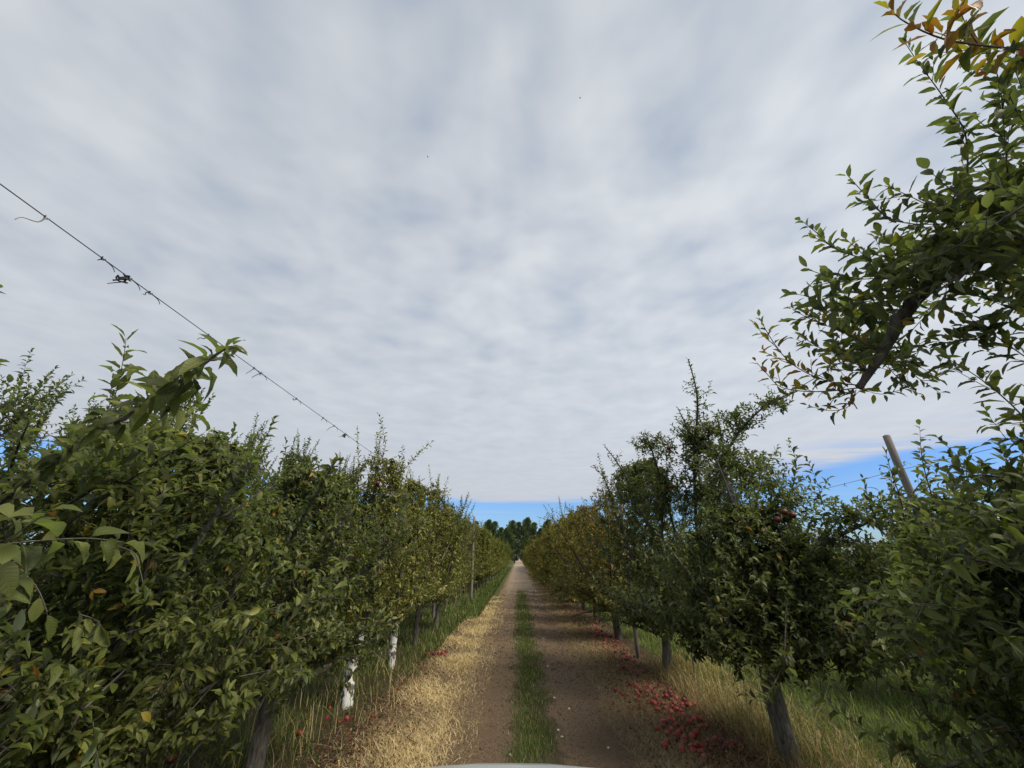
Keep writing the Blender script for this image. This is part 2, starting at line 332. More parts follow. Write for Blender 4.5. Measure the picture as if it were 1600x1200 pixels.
class Crown:
    def __init__(s, leafL=.08, width=.5, lod=1, autumn=0., step=.022, droop=.36, size_mul=1., tw=True, z_autumn=None):
        s.__dict__.update(locals()); s.P = []; s.D = []; s.U = []; s.L = []; s.T = []; s.F = []; s.W = []; s.wood = MB(); s.nl = 0; s.dr = []
    def leaves_on(s, pts, s0=.08, step=None, spread=1.0, autumn=None, leafL=None, hang=0., pale=0., tip=True, droop=None, width=None):
        step = step or s.step; _, _, T = sample(pts, [0])
        n = max(3, int(T*(1-s0)/step)); fr = np.linspace(s0, 1, n)+rnd(-.3, .3, n)*step/T; fr = np.clip(fr, 0, 1)
        p, d, _ = sample(pts, fr)
        ref = nrm(np.cross(d, [0.13, .31, .94])); b_ = np.cross(d, ref)
        an = np.arange(n)*2.4+rnd(0, 6.28)+rnd(-.4, .4, n)
        rad = np.cos(an)[:, None]*ref+np.sin(an)[:, None]*b_
        op = rnd(.7, 1.25, n)*spread
        if tip: op[-3:] *= .45
        ld = nrm(d*np.cos(op)[:, None]+rad*np.sin(op)[:, None]+np.array([0, 0, .10-hang])+RS.normal(0, .13, (n, 3)))
        up = nrm(d*.6+np.array([0, 0, .75])-rad*.1+RS.normal(0, .28, (n, 3)))
        L = (leafL or s.leafL)*rnd(.62, 1.18, n)
        if tip: L[-4:] *= .72
        au = s.autumn if autumn is None else autumn
        g = np.clip(np.where(rnd(0, 1, n) < au, rnd(.3, 1, n)*min(1, .5+au), rnd(0, .22, n)), 0, 1)
        if au > .55: g = np.clip(g+rnd(0, .25, n), 0, 1)
        r = np.clip(RS.normal(.47+pale, .27, n), 0, 1)
        s.P.append(p+ld*.008); s.D.append(ld); s.U.append(up); s.L.append(L); s.T.append(np.stack([r, g, np.clip(RS.normal(.5, .22, n), 0, 1)], 1))
        dr = s.droop if droop is None else droop
        s.F.append(rnd(.15, 1.3, n)); s.dr.append(rnd(.0, 2.0, n)*dr); s.nl += n; s.W.append((width or s.width)*rnd(.8, 1.15, n))
        if s.tw: s.wood.tube(pts, np.linspace(max(.0016, .006*min(1, T)), .0012, len(pts))*s.size_mul, 4, 0, False)
    def shoot(s, p0, d0, L, bend=(0, 0, .25), **kw):
        k = 3 if L < .25 else 5
        s.leaves_on(curve(p0, d0, L, bend, k, .06), **kw)
    def lateral(s, pts, r=.009, spacing=.075, slen=(.08, .30), s0=.12, updir=.35, **kw):
        """a woody lateral covered with leafy side shoots"""
        _, _, T = sample(pts, [0])
        s.wood.tube(pts, np.linspace(r, .002, len(pts)), 5 if s.lod < 2 else 4, 1, False)
        n = max(2, int(T*(1-s0)/spacing)); fr = np.linspace(s0, .97, n); p, d, _ = sample(pts, fr)
        for i in range(n):
            v = RS.normal(0, 1, 3); v -= v.dot(d[i])*d[i]; v = nrm(v)+d[i]*.55+np.array([0, 0, updir])
            s.shoot(p[i], v, rnd(*slen)*(1.1-.4*fr[i]), **kw)
        s.leaves_on(pts[len(pts)//2:], **kw)
    def fill(s, n, half, z0, z1, autumn, seed, k=9):
        """short fruit spurs with a rosette of leaves through the crown's volume"""
        t_ = RS.rand(n)**.95; z_ = z0+(z1-z0)*t_; a = rnd(0, 6.283, n)
        prof = np.where(t_ < .22, .62+1.75*t_, 1.0-.72*((t_-.22)/.78)**1.6)
        lump = .80+.26*np.sin(3*a+seed+4.2*t_)+.20*np.sin(5*a-7*t_+seed*2)+.12*np.sin(9*a+13*t_)
        r = half*prof*np.clip(lump, .35, 1.2)*np.maximum(RS.rand(n)**.42, .12)
        c = np.stack([r*np.cos(a), r*np.sin(a)*1.12, z_], 1)
        keep = (np.sin(c[:, 0]*4.1+seed)+np.sin(c[:, 1]*3.7+seed*1.7)+np.sin(c[:, 2]*4.6+seed*.6)+rnd(-1, 1, n)) > -.65
        c = c[keep]; n = len(c); out_ = nrm(np.stack([np.cos(a[keep])*.8, np.sin(a[keep])*.8, rnd(-.3, 1.1, n)], 1)+RS.normal(0, .35, (n, 3)))
        if s.tw:
            for i in range(0, n, 2): s.wood.tube(np.array([c[i]-out_[i]*rnd(.08, .2)-[0, 0, .03], c[i], c[i]+out_[i]*.10]), [.004, .003, .0015], 4, 0, False)
        C_ = np.repeat(c, k, 0); O = np.repeat(out_, k, 0); m_ = n*k
        rr = RS.normal(0, 1, (m_, 3)); rr -= (rr*O).sum(1)[:, None]*O; rr = nrm(rr)
        ld = nrm(O*rnd(.1, 1.0, m_)[:, None]+rr+np.array([0, 0, -.05]))
        up = nrm(O*.5+np.array([0, 0, .7])+RS.normal(0, .35, (m_, 3)))
        L = s.leafL*rnd(.6, 1.15, m_); au = np.clip(autumn*(.4+1.3*np.repeat(t_[keep], k)), 0, .9)*np.repeat(rnd(.2, 1.8, n), k)
        g = np.where(RS.rand(m_) < au, rnd(.3, 1, m_), rnd(0, .22, m_))
        s.P.append(C_+O*rnd(0, .10, m_)[:, None]); s.D.append(ld); s.U.append(up); s.L.append(L)
        s.T.append(np.stack([np.clip(RS.normal(.47, .25, m_)+np.repeat(RS.normal(0, .12, n), k), 0, 1), np.clip(g, 0, 1), np.clip(RS.normal(.5, .22, m_), 0, 1)], 1))
        s.F.append(rnd(.1, 1.2, m_)); s.dr.append(rnd(.0, 2.0, m_)*s.droop); s.nl += m_; s.W.append(s.width*rnd(.8, 1.15, m_))
    def blob(s, c0, rad, n, autumn=.03, k=10):
        """extra spurs gathered round a part of the crown"""
        v = RS.normal(0, 1, (n, 3)); v = nrm(v)*(RS.rand(n)**.45)[:, None]
        v = v*(1+.28*np.sin(v[:, :1]*7+c0[0]*5)+.22*np.sin(v[:, 1:2]*9+c0[2]*4))
        p = np.asarray(c0)+v*np.asarray(rad)
        for i in range(n):
            o = nrm(v[i]*.7+np.array([0, 0, .4])+RS.normal(0, .45, 3)); l = curve(p[i]-o*.06, o, rnd(.07, .2), (0, 0, .1), 3, .1)
            s.leaves_on(l, s0=.2, step=.0125, autumn=autumn)
    def cull(s, zmin):
        for i in range(len(s.P)):
            p = s.P[i]; k = p[:, 2] > zmin+.10*np.sin(p[:, 0]*5+p[:, 1]*3)+.07*np.sin(p[:, 1]*9)
            for a in (s.P, s.D, s.U, s.L, s.T, s.F, s.dr, s.W): a[i] = a[i][k]
    def mesh(s, name, leafmat):
        mb = MB(); c = np.concatenate
        if s.lod == 2 and not s.tw: pass
        leaf_batch(mb, c(s.P), c(s.D), c(s.U), c(s.L)*s.size_mul, c(s.W)[:, None], c(s.dr), c(s.F), c(s.T), s.lod, 0)
        if s.wood.n:
            wv = np.concatenate(s.wood.v); mb.add(wv, np.concatenate(s.wood.q) if s.wood.q else None, np.concatenate(s.wood.t) if s.wood.t else None, 1)
        return mb.mesh(name, [leafmat, 'bark'])

def obj(name, me, parent=None, loc=None):
    o = bpy.data.objects.new(name, me); COL.objects.link(o)
    if parent: o.parent = parent
    if loc is not None: o.location = loc
    return o
def tag(o, label=None, cat=None, group=None, kind=None):
    if label: o['label'] = label
    if cat: o['category'] = cat
    if group: o['group'] = group
    if kind: o['kind'] = kind
    return o
def thing(name, label, cat, loc=(0, 0, 0), group=None, rz=0):
    o = bpy.data.objects.new(name, None); COL.objects.link(o); o.location = loc; o.rotation_euler = (0, 0, rz); o.empty_display_size = .2
    return tag(o, label, cat, group)

# generic orchard tree (origin at trunk foot); returns trunk mesh, crown mesh
def apple_tree(seed, H=3.8, half=1.05, lod=1, leafmat='apple_leaf', barkmat='bark', leafL=.08, width=.43, autumn=.05, dens=1., fork=.85,
               lean=(0, 0), nshoot=14, shootL=(.35, .8), size_mul=1., trunk_r=.065, low=1., extra=None, gaps=0., fill=1., fz=None, zmin=.62):
    global RS
    RS = np.random.RandomState(seed)
    C = Crown(leafL, width, lod, autumn, step=.024/max(dens, .3) if lod == 2 else .022, size_mul=size_mul, tw=(lod < 2))
    T = MB()
    top = np.array([lean[0], lean[1], fork])
    tp = curve((0, 0, -.1), (lean[0], lean[1], fork+.1), fork+.1, (0, 0, .1), 7, .05)
    top = tp[-1]
    T.tube(tp, np.linspace(trunk_r*1.25, trunk_r*.85, len(tp))*np.r_[1.15, np.ones(len(tp)-1)], 12, 0, True, .16)
    limbs = []
    nl = 5
    for i in range(nl):
        az = i*2*np.pi/nl+rnd(-.4, .4)+seed
        el = rnd(R(52), R(74)) if i else R(84)
        L = (H-fork)*rnd(.82, 1.0)
        d = (math.cos(az)*math.cos(el)*half/1.05, math.sin(az)*math.cos(el)*1.1, math.sin(el))
        pts = curve(top-[0, 0, rnd(0, .12)], d, L, (0, 0, .35), 7, .07); limbs.append((pts, trunk_r*.6))
    nlow = int(9*low)
    for i in range(nlow):
        az = i*2.4+rnd(-.3, .3); el = rnd(R(18 if zmin > .7 else 0), R(42)); L = rnd(.75, 1.15)*half
        pz_ = sample(tp, [rnd(.72, 1)])[0][0]
        pts = curve(pz_, (math.cos(az)*math.cos(el), math.sin(az)*math.cos(el)*1.15, math.sin(el)), L, (0, 0, rnd(-.25 if zmin > .7 else -.7, .25)), 6, .07); limbs.append((pts, trunk_r*.36))
    for pts, r in limbs:
        T.tube(pts, np.linspace(r, .009, len(pts)), 8 if lod < 2 else 5, 1 if 'white' in barkmat else 0, True, .12)
        _, _, Lr = sample(pts, [0]); n = int(Lr*7.5*dens); fr = np.linspace(.12, .98, n); p, d, _ = sample(pts, fr)
        for i in range(n):
            if p[i][2] < zmin+.05: continue
            zf = np.clip((p[i][2]-fork)/(H-fork), 0, 1)
            az = rnd(0, 6.28); reach = half*(.78-.5*zf)*rnd(.6, 1.15)
            v = np.array([math.cos(az), math.sin(az), rnd(-.15, .7)])+d[i]*.35
            lt = curve(p[i], v, max(.22, reach*.85), (0, 0, rnd(-.5, .35)), 5, .08)
            C.lateral(lt, spacing=.075/dens, slen=(.08, .28), autumn=min(.9, autumn*(.4+1.5*zf)))
        C.shoot(pts[-1], d[-1], rnd(*shootL)*.8, (0, 0, .3)); C.leaves_on(pts[len(pts)//2:], s0=0, step=.009, spread=1.25, tip=False)
    for i in range(nshoot):
        pts, r = limbs[int(rnd(0, nl))]; p, d, _ = sample(pts, [rnd(.6, 1)])
        C.shoot(p[0], (rnd(-.3, .3), rnd(-.3, .3), 1), rnd(*shootL), (rnd(-.12, .12), rnd(-.12, .12), .1), step=.02, spread=.8, leafL=leafL*.85, pale=.18, droop=.15)
    if fill: C.fill(int((1500 if lod < 2 else 850)*fill), half*1.08, (fz or fork-.05), H-.1, autumn, seed, 10 if lod < 2 else 9)
    C.cull(zmin)
    if extra: extra(C, T)
    if lod == 2: C.wood = MB()
    return T.mesh('trunk', [barkmat, 'bark']), C.mesh('crown', leafmat)

TREES = []
def place_tree(meshes, loc, rz, label, group, s=1., name='apple_tree', sz=None):
    o = thing(name, label, 'apple tree', loc, group, rz); o.scale = (s, s, sz or s)
    obj('trunk', meshes[0], o); obj('crown', meshes[1], o); TREES.append(o); return o

# ------------------------------------------------------------------ ground
def ground_mesh(xs, ys, zoff, z_fn):
    Xg, Yg = np.meshgrid(xs, ys); Z = z_fn(Xg, Yg)+zoff
    v = np.stack([Xg, Yg, Z], -1).reshape(-1, 3); nx, ny = len(xs), len(ys)
    i = (np.arange(ny-1)[:, None]*nx+np.arange(nx-1)[None]).reshape(-1, 1)
    return v, i+np.array([0, 1, nx+1, nx])
_h = [(RS.uniform(.4, 5), RS.uniform(.4, 5), RS.uniform(0, 6.28)) for _ in range(14)]
def gz(x, y):
    """height of the ground: ruts, crown of the track, verge berms, small bumps fading with distance"""
    x = np.asarray(x, float); y = np.asarray(y, float)
    e = np.exp(-np.hypot(x, y)/45)
    rut = -.045*(np.exp(-((x+.45)/.26)**2)+np.exp(-((x-1.08)/.28)**2))
    berm = .05*np.exp(-((x+1.6)/.5)**2)+.05*np.exp(-((x-2.3)/.5)**2)
    bump_ = sum(np.sin(a*x+c)*np.sin(b_*y+c*1.7) for a, b_, c in _h)*.0045
    return (rut+berm+bump_)*e
def axis(lo, hi, dense_lo, dense_hi, step, grow=1.25):
    a = list(np.arange(dense_lo, dense_hi, step)); d = step; x = a[-1]
    while x < hi: d *= grow; x += d; a.append(min(x, hi))
    d = step; x = a[0]; b_ = []
    while x > lo: d *= grow; x -= d; b_.append(max(x, lo))
    return np.array(b_[::-1]+a)
v, q = ground_mesh(axis(-2500, 2500, -6, 7, .13), axis(-1500, 4000, -3, 22, .13), 0, gz)
g = obj('ground', raw_mesh('ground', v, [q], ['orchard_soil'])); tag(g, kind='structure')
v, q = ground_mesh(np.linspace(-.98, 1.62, 40), axis(-30, 106, -3, 20, .09, 1.12), .004, lambda x, y: gz(x, y))
g = obj('dirt_track', raw_mesh('dirt_track', v, [q], ['orchard_soil'])); tag(g, kind='structure')

def blades(n, fx, fy, h, wdt, lean, tintf, name, matn, label, cat, curl=.5, mask=None):
    """many grass blades as one mass; fx, fy give positions"""
    y = fy(n); x = fx(n, y)
    if mask is not None: k = mask(x, y); x = x[k]; y = y[k]
    n = len(x); az = np.random.rand(n)*6.283; hh = h(n, x, y); ln = lean(n, x, y)
    p = np.stack([x, y, gz(x, y)-.005], 1); dist = np.hypot(x, y); ww = wdt*(.6+.8*np.random.rand(n))*np.maximum(1, dist/7)
    d = np.stack([np.cos(az), np.sin(az), np.zeros(n)], 1); s = np.stack([-np.sin(az+np.random.randn(n)*.6), np.cos(az), np.zeros(n)], 1)
    up = np.array([0, 0, 1.]); c, sn = np.cos(ln)[:, None], np.sin(ln)[:, None]
    m1 = p+(up*c+d*sn)*hh[:, None]*.55
    c2, s2 = np.cos(ln+curl*np.random.rand(n))[:, None], np.sin(ln+curl*np.random.rand(n))[:, None]
    tip = m1+(up*c2+d*s2)*hh[:, None]*.5
    tip[:, 2] = np.maximum(tip[:, 2], p[:, 2]+.008)
    w_ = (ww*.5)[:, None]*s
    V = np.stack([p-w_, p+w_, m1+w_*.8, m1-w_*.8, tip], 1).reshape(-1, 3); b0 = np.arange(n)[:, None]*5
    T4 = np.repeat(np.concatenate([tintf(n, x, y), np.ones((n, 1))], 1), 5, 0)
    me = raw_mesh(name, V, [b0+[0, 1, 2, 3], b0+[3, 2, 4]], [matn], None, {'tint': ('FLOAT_COLOR', T4)})
    tag(obj(name, me), label, cat, None, 'stuff')
def persp(a, b_, p=1.0):
    """positions denser near the camera"""
    return lambda n: a*(b_/a)**(np.random.rand(n)**p)
def U(a, b_): return lambda n, *k: np.random.uniform(a, b_, n)
def patch(x, y, f=1., s=0.):
    return .5+.25*(np.sin(x*2.1*f+s+1.3*np.sin(y*.9*f+s))+np.sin(y*1.7*f+2*s+1.1*np.sin(x*1.9*f)))
def tint(mu, sd, a=0., pf=.25):
    def f(n, x, y):
        k = patch(x, y, 1.3, mu*9)-.5
        return np.stack([np.clip(np.random.normal(mu, sd, n)+k*pf, 0, 1), (np.random.rand(n) < a)*1., np.clip(np.random.normal(.5, .2, n)+k*.3, 0, 1)], 1)
    return f
# green strip between the wheel ruts
blades(52000, lambda n, y: .22+np.random.normal(0, .155, n)+.04*np.sin(y*.8)+.02*np.sin(y*3.1), persp(2.2, 30), lambda n, x, y: np.random.uniform(.03, .095, n), .0045,
       lambda n, x, y: np.abs(np.random.normal(.35, .3, n)), tint(.38, .2, .12), 'grass_strip', 'green_blade', 'low green grass strip growing between the two wheel ruts', 'grass',
       mask=lambda x, y: (np.random.rand(len(x)) < .2+1.2*patch(x, y, 2.6, 2)) & (np.abs(x-.22) < .5) & (np.random.rand(len(x)) < np.clip((31-y)/10, 0, 1)))
# straw on the left verge
blades(95000, lambda n, y: np.clip(np.random.normal(-1.38, .33, n), -2.5, -.6)+.12*np.sin(y*1.1)*np.sin(y*.37), persp(2.3, 26), lambda n, x, y: np.random.uniform(.04, .14, n), .0042,
       lambda n, x, y: np.random.uniform(.75, 1.55, n), tint(.5, .2, .03, .5), 'straw', 'straw_blade', 'pale golden straw lying along the left verge of the track', 'straw', curl=.3,
       mask=lambda x, y: (np.random.rand(len(x)) < .05+1.1*patch(x, y, 1.8, 4)) & (np.random.rand(len(x)) < np.clip((27-y)/12, 0, 1)))
blades(95000, lambda n, y: np.clip(np.random.normal(1.95, .36, n), 1.3, 3.1)+.1*np.sin(y*1.3)*np.sin(y*.5), persp(2.3, 60), lambda n, x, y: np.random.uniform(.04, .14, n), .0042,
       lambda n, x, y: np.random.uniform(.7, 1.55, n), tint(.5, .2, .05, .5), 'dry_grass', 'dull_straw_blade', 'dull brown dry grass matted along the right verge of the track', 'dry grass', curl=.3)
# scattered bits of straw on the ruts
blades(16000, lambda n, y: np.where(np.random.rand(n) < .4, np.random.uniform(-.95, 1.7, n), np.where(np.random.rand(n) < .5, -.95+np.abs(np.random.normal(0, .25, n)), 1.65-np.abs(np.random.normal(0, .22, n)))), persp(2.3, 30), lambda n, x, y: np.random.uniform(.02, .07, n), .003,
       lambda n, x, y: np.random.uniform(1.35, 1.56, n), tint(.3, .2), 'straw_bits', 'dull_straw_blade', 'scattered bits of straw lying on the bare dirt ruts', 'straw', curl=.05)
# green weeds below the left trees
blades(62000, lambda n, y: np.random.uniform(-7.5, -1.95, n), persp(2.2, 60), lambda n, x, y: np.random.uniform(.06, .22, n)*(1+.5*patch(x, y, .8))*np.where((x > -2.9) & (y < 11), .6, 1), .0065,
       lambda n, x, y: np.abs(np.random.normal(.45, .35, n)), tint(.30, .2, .10), 'weeds', 'green_blade', 'dark green weeds and grass below the left row of trees', 'weeds',
       mask=lambda x, y: np.random.rand(len(x)) < np.clip(.9*patch(x, y, 1.2, 1)+.35*(x < -3.1)+.5*(y > 10)-.25-.6*((x > -2.9) & (y < 9)), 0, 1))
blades(14000, lambda n, y: -1.45-np.abs(np.random.normal(0, .45, n))-.5*(y < 16), persp(9, 90), lambda n, x, y: np.random.uniform(.10, .30, n), .006,
       lambda n, x, y: np.abs(np.random.normal(.4, .3, n)), tint(.36, .2, .05), 'roadside_grass', 'green_blade', 'taller green grass edging the far left side of the track', 'grass',
       mask=lambda x, y: np.random.rand(len(x)) < np.clip((y-8)/12, .15, 1))
# grass alley right of the near right row
blades(60000, lambda n, y: np.random.uniform(3.1, 9, n), persp(1.6, 45), lambda n, x, y: np.random.uniform(.06, .20, n), .007,
       lambda n, x, y: np.abs(np.random.normal(.5, .3, n)), tint(.98, .12, .04), 'alley_grass', 'green_blade', 'bright green grass in the alley behind the right row', 'grass')
# tall drying grass at the foot of the right row
blades(7000, lambda n, y: np.random.normal(3.35, .3, n), lambda n: np.random.uniform(3.2, 9.5, n), lambda n, x, y: np.random.uniform(.18, .62, n), .008,
       lambda n, x, y: np.abs(np.random.normal(.65, .45, n)), tint(.65, .25, .6), 'tall_grass', 'green_blade', 'tall yellowing grass arching at the foot of the right row', 'tall grass', curl=1.7,
       mask=lambda x, y: (np.random.rand(len(x)) < 1.1*patch(x, y, .9, 3)) & (x > 2.8))
blades(12000, lambda n, y: np.random.normal(3.15, .38, n), lambda n: np.random.uniform(3.0, 10, n), lambda n, x, y: np.random.uniform(.10, .50, n), .006,
       lambda n, x, y: np.abs(np.random.normal(.9, .5, n)), tint(.55, .25, .12), 'tall_dry_grass', 'dull_straw_blade', 'bent dead stalks tangled at the foot of the right row', 'dry grass', curl=1.5,
       mask=lambda x, y: x > 2.6)
blades(1500, lambda n, y: np.random.normal(-2.75, .4, n), lambda n: np.random.uniform(3.0, 10, n), lambda n, x, y: np.random.uniform(.2, .5, n), .007,
       lambda n, x, y: np.abs(np.random.normal(.5, .35, n)), tint(.45, .2, .35), 'tall_weeds', 'green_blade', 'loose tall weeds between the whitewashed trunks', 'weeds', curl=1.2)

# leaf litter: small curled dead leaves
def litter(n, fx, fy, size, name, label, red=.25):
    y = fy(n); x = fx(n, y); n = len(x); p = np.stack([x, y, gz(x, y)+np.random.uniform(.004, .035, n)], 1)
    az = np.random.rand(n)*6.283
    d = np.stack([np.cos(az), np.sin(az), np.random.normal(0, .3, n)], 1); up = np.stack([np.random.normal(0, .5, n), np.random.normal(0, .5, n), np.ones(n)], 1)
    mb = MB(); tn = np.stack([np.clip(np.random.normal(.5, .25, n), 0, 1), (np.random.rand(n) < red)*.9, np.random.rand(n)], 1)
    leaf_batch(mb, p, d, up, np.random.uniform(.5, 1.1, n)*size, .55, np.random.uniform(-.3, .4, n), np.random.uniform(.2, 1.2, n), tn, 2)
    tag(obj(name, mb.mesh(name, ['litter'])), label, 'leaf litter', None, 'stuff')
litter(9000, lambda n, y: np.clip(np.random.normal(-2.05, .42, n), -3.4, -.9), persp(2.3, 40), .045, 'leaf_litter', 'brown and reddish fallen leaves strewn on the left verge', .2)
litter(16000, lambda n, y: np.clip(np.random.normal(2.3, .38, n), 1.5, 3.4), persp(2.3, 45), .045, 'leaf_litter', 'brown and reddish fallen leaves strewn below the right trees', .3)
litter(1500, lambda n, y: np.random.uniform(-.9, 1.6, n), persp(2.3, 20), .025, 'leaf_litter', 'few dark leaf scraps lying on the bare ruts', .1)

# loose clods and grit on the ruts
def grit(n, fx, fy, name, matn, label, size):
    y = fy(n); x = fx(n, y); n = len(x); r = np.random.lognormal(0, .45, n)*size*np.clip(np.hypot(x, y)/5, .8, 3)
    c = np.stack([x, y, gz(x, y)+r*.25+.003], 1)
    o = np.array([[1, 0, 0], [0, 1, 0], [-1, 0, 0], [0, -1, 0], [0, 0, .8], [0, 0, -.6]])
    V = c[:, None]+o[None]*r[:, None, None]*np.random.uniform(.6, 1.3, (n, 6, 1)); a = np.random.rand(n)*6.28
    b0 = np.arange(n)[:, None]*6; F_ = np.concatenate([b0+f for f in ([0, 1, 4], [1, 2, 4], [2, 3, 4], [3, 0, 4], [1, 0, 5], [2, 1, 5], [3, 2, 5], [0, 3, 5])])
    tag(obj(name, raw_mesh(name, V.reshape(-1, 3), [F_], [matn], None, None, False)), label, 'grit', None, 'stuff')
grit(16000, lambda n, y: np.random.uniform(-1.0, 1.75, n), persp(2.3, 30), 'grit', 'orchard_soil', 'crumbly brown clods and grit loose on the wheel ruts', .006)
# pebbles and fallen twigs
for i, (px, py) in enumerate([(889, 1107), (866, 1092), (856, 1042), (797, 1180), (950, 1165), (849, 998), (872, 1140), (878, 1150)]):
    k = (py-600)/FPX; tt = CAMH/(-(math.sin(PITCH)-k*math.cos(PITCH))); q_ = P(px, py, tt)
    mb = MB(); a = np.linspace(0, 2*np.pi, 7)[:-1]; r = .016+.008*np.random.rand(6)
    ring = [np.stack([np.cos(a)*r*s_, np.sin(a)*r*s_*.7, np.full(6, zz)], 1) for s_, zz in ((.8, -.006), (1, .006), (.6, .016))]
    vv = np.concatenate(ring+[[[0, 0, .019]]]); qq = [[j+l*6, (j+1) % 6+l*6, (j+1) % 6+l*6+6, j+l*6+6] for l in range(2) for j in range(6)]
    mb.add(vv, qq, [[12+j, 12+(j+1) % 6, 18] for j in range(6)])
    o = obj('pebble', mb.mesh('pebble', ['pebble']), None, (q_[0], q_[1], float(gz(q_[0], q_[1]))))
    tag(o, ['pale pebble alone in the right rut, brightest', 'small pale pebble at the edge of the grass strip, nearer of two', 'small pale pebble beside the grass strip halfway up the track', 'pale pebble at the left foot of the grass strip near the car',
            'flat pale pebble low in the right rut near the car', 'tiny pale pebble farthest up the right rut', 'pale stone chip right of the grass strip, upper of a close pair', 'pale stone chip right of the grass strip, lower of a close pair'][i], 'pebble', 'pale pebbles on the track')
for i, (x, y, az, L) in enumerate([(-1.35, 6.1, 2.5, .42), (-1.15, 6.3, 2.3, .36), (-.75, 5.2, 2.95, .28), (-2.1, 5.6, .9, .5), (2.75, 4.6, 2.9, .7)]):
    mb = MB(); pts = np.array([[math.cos(az)*s_*L, math.sin(az)*s_*L, .02+.02*math.sin(s_*3)] for s_ in np.linspace(-.5, .5, 6)])+np.random.normal(0, .006, (6, 3))
    mb.tube(pts, np.linspace(.006, .003, 6), 6); mb.tube(np.array([pts[3], pts[3]+[.04, .05, .02], pts[3]+[.07, .11, .02]]), [.004, .003, .002], 5)
    o = obj('fallen_twig', mb.mesh('fallen_twig', ['twig']), None, (x, y, float(gz(x, y))))
    tag(o, ['dark fallen twig crossing the straw, left of two side by side', 'dark fallen twig crossing the straw, right of two side by side', 'short bare twig lying on the left wheel rut', 'bare twig leaning on the litter by the whitewashed trunk', 'long pale twig on the ground below the right trees'][i], 'twig', 'fallen twigs on the verges')

# ------------------------------------------------------------------ trees
LX, RX = -2.65, 2.85
def world_line(pts):   # list of (px, py, t)
    return np.array([P(*p) for p in pts])
def smooth_line(pts, k=4):
    pts = np.asarray(pts); n = len(pts); out_ = []
    for i in range(n-1):
        p0 = pts[max(i-1, 0)]; p1 = pts[i]; p2 = pts[i+1]; p3 = pts[min(i+2, n-1)]
        for j in range(k):
            u_ = j/k; out_.append(.5*((2*p1)+(-p0+p2)*u_+(2*p0-5*p1+4*p2-p3)*u_**2+(-p0+3*p1-3*p2+p3)*u_**3))
    return np.array(out_+[pts[-1]])

def hero(base):
    b = np.array([base[0], base[1], 0.])
    def W(pts, k=4): return smooth_line(world_line(pts)-b, k)
    return W

# --- left tree beside the camera
def extra_left_first(C, T):
    W = hero((LX, .9))
    for pts in [[(-120, 640, 1.6), (-30, 620, 1.5), (55, 600, 1.45)], [(-120, 590, 1.7), (-30, 575, 1.6), (50, 545, 1.6)]]:
        C.leaves_on(W(pts), leafL=.085, step=.022)
    for pts in [[(-90, 560, 2.1), (-20, 548, 2.05), (40, 535, 2.0)], [(-80, 520, 2.1), (-20, 495, 2.1), (48, 478, 2.1)]]:
        C.leaves_on(W(pts), leafL=.075, step=.05, droop=.5)
    # big near leaves
    for pts in [[(40, 990, .95), (90, 900, .9), (135, 850, .88), (190, 810, .88)], [(-40, 920, .95), (30, 870, .92), (70, 845, .90), (110, 805, .9)],
                [(-60, 980, 1.0), (20, 940, .98), (80, 915, .95), (150, 890, .95)], [(-40, 1010, 1.0), (30, 985, 1.0), (70, 960, .98), (110, 930, .98)],
                [(60, 860, .95), (150, 850, .95), (230, 845, .95), (280, 850, .95)]]:
        C.leaves_on(W(pts), leafL=.074, width=.56, step=.030, spread=1.15, pale=.15, hang=.1, autumn=.03, droop=.55)
    for pts in [[(230, 850, 1.2), (275, 862, 1.2), (285, 885, 1.2), (290, 905, 1.2)], [(200, 950, 1.25), (225, 960, 1.25), (235, 985, 1.25)], [(215, 1100, 1.3), (218, 1130, 1.3), (225, 1165, 1.3)],
                [(120, 880, 1.1), (150, 910, 1.1), (165, 945, 1.1)]]:
        C.leaves_on(W(pts), leafL=.085, step=.028, hang=1.1, pale=.45, droop=.3, spread=.7, autumn=.02)
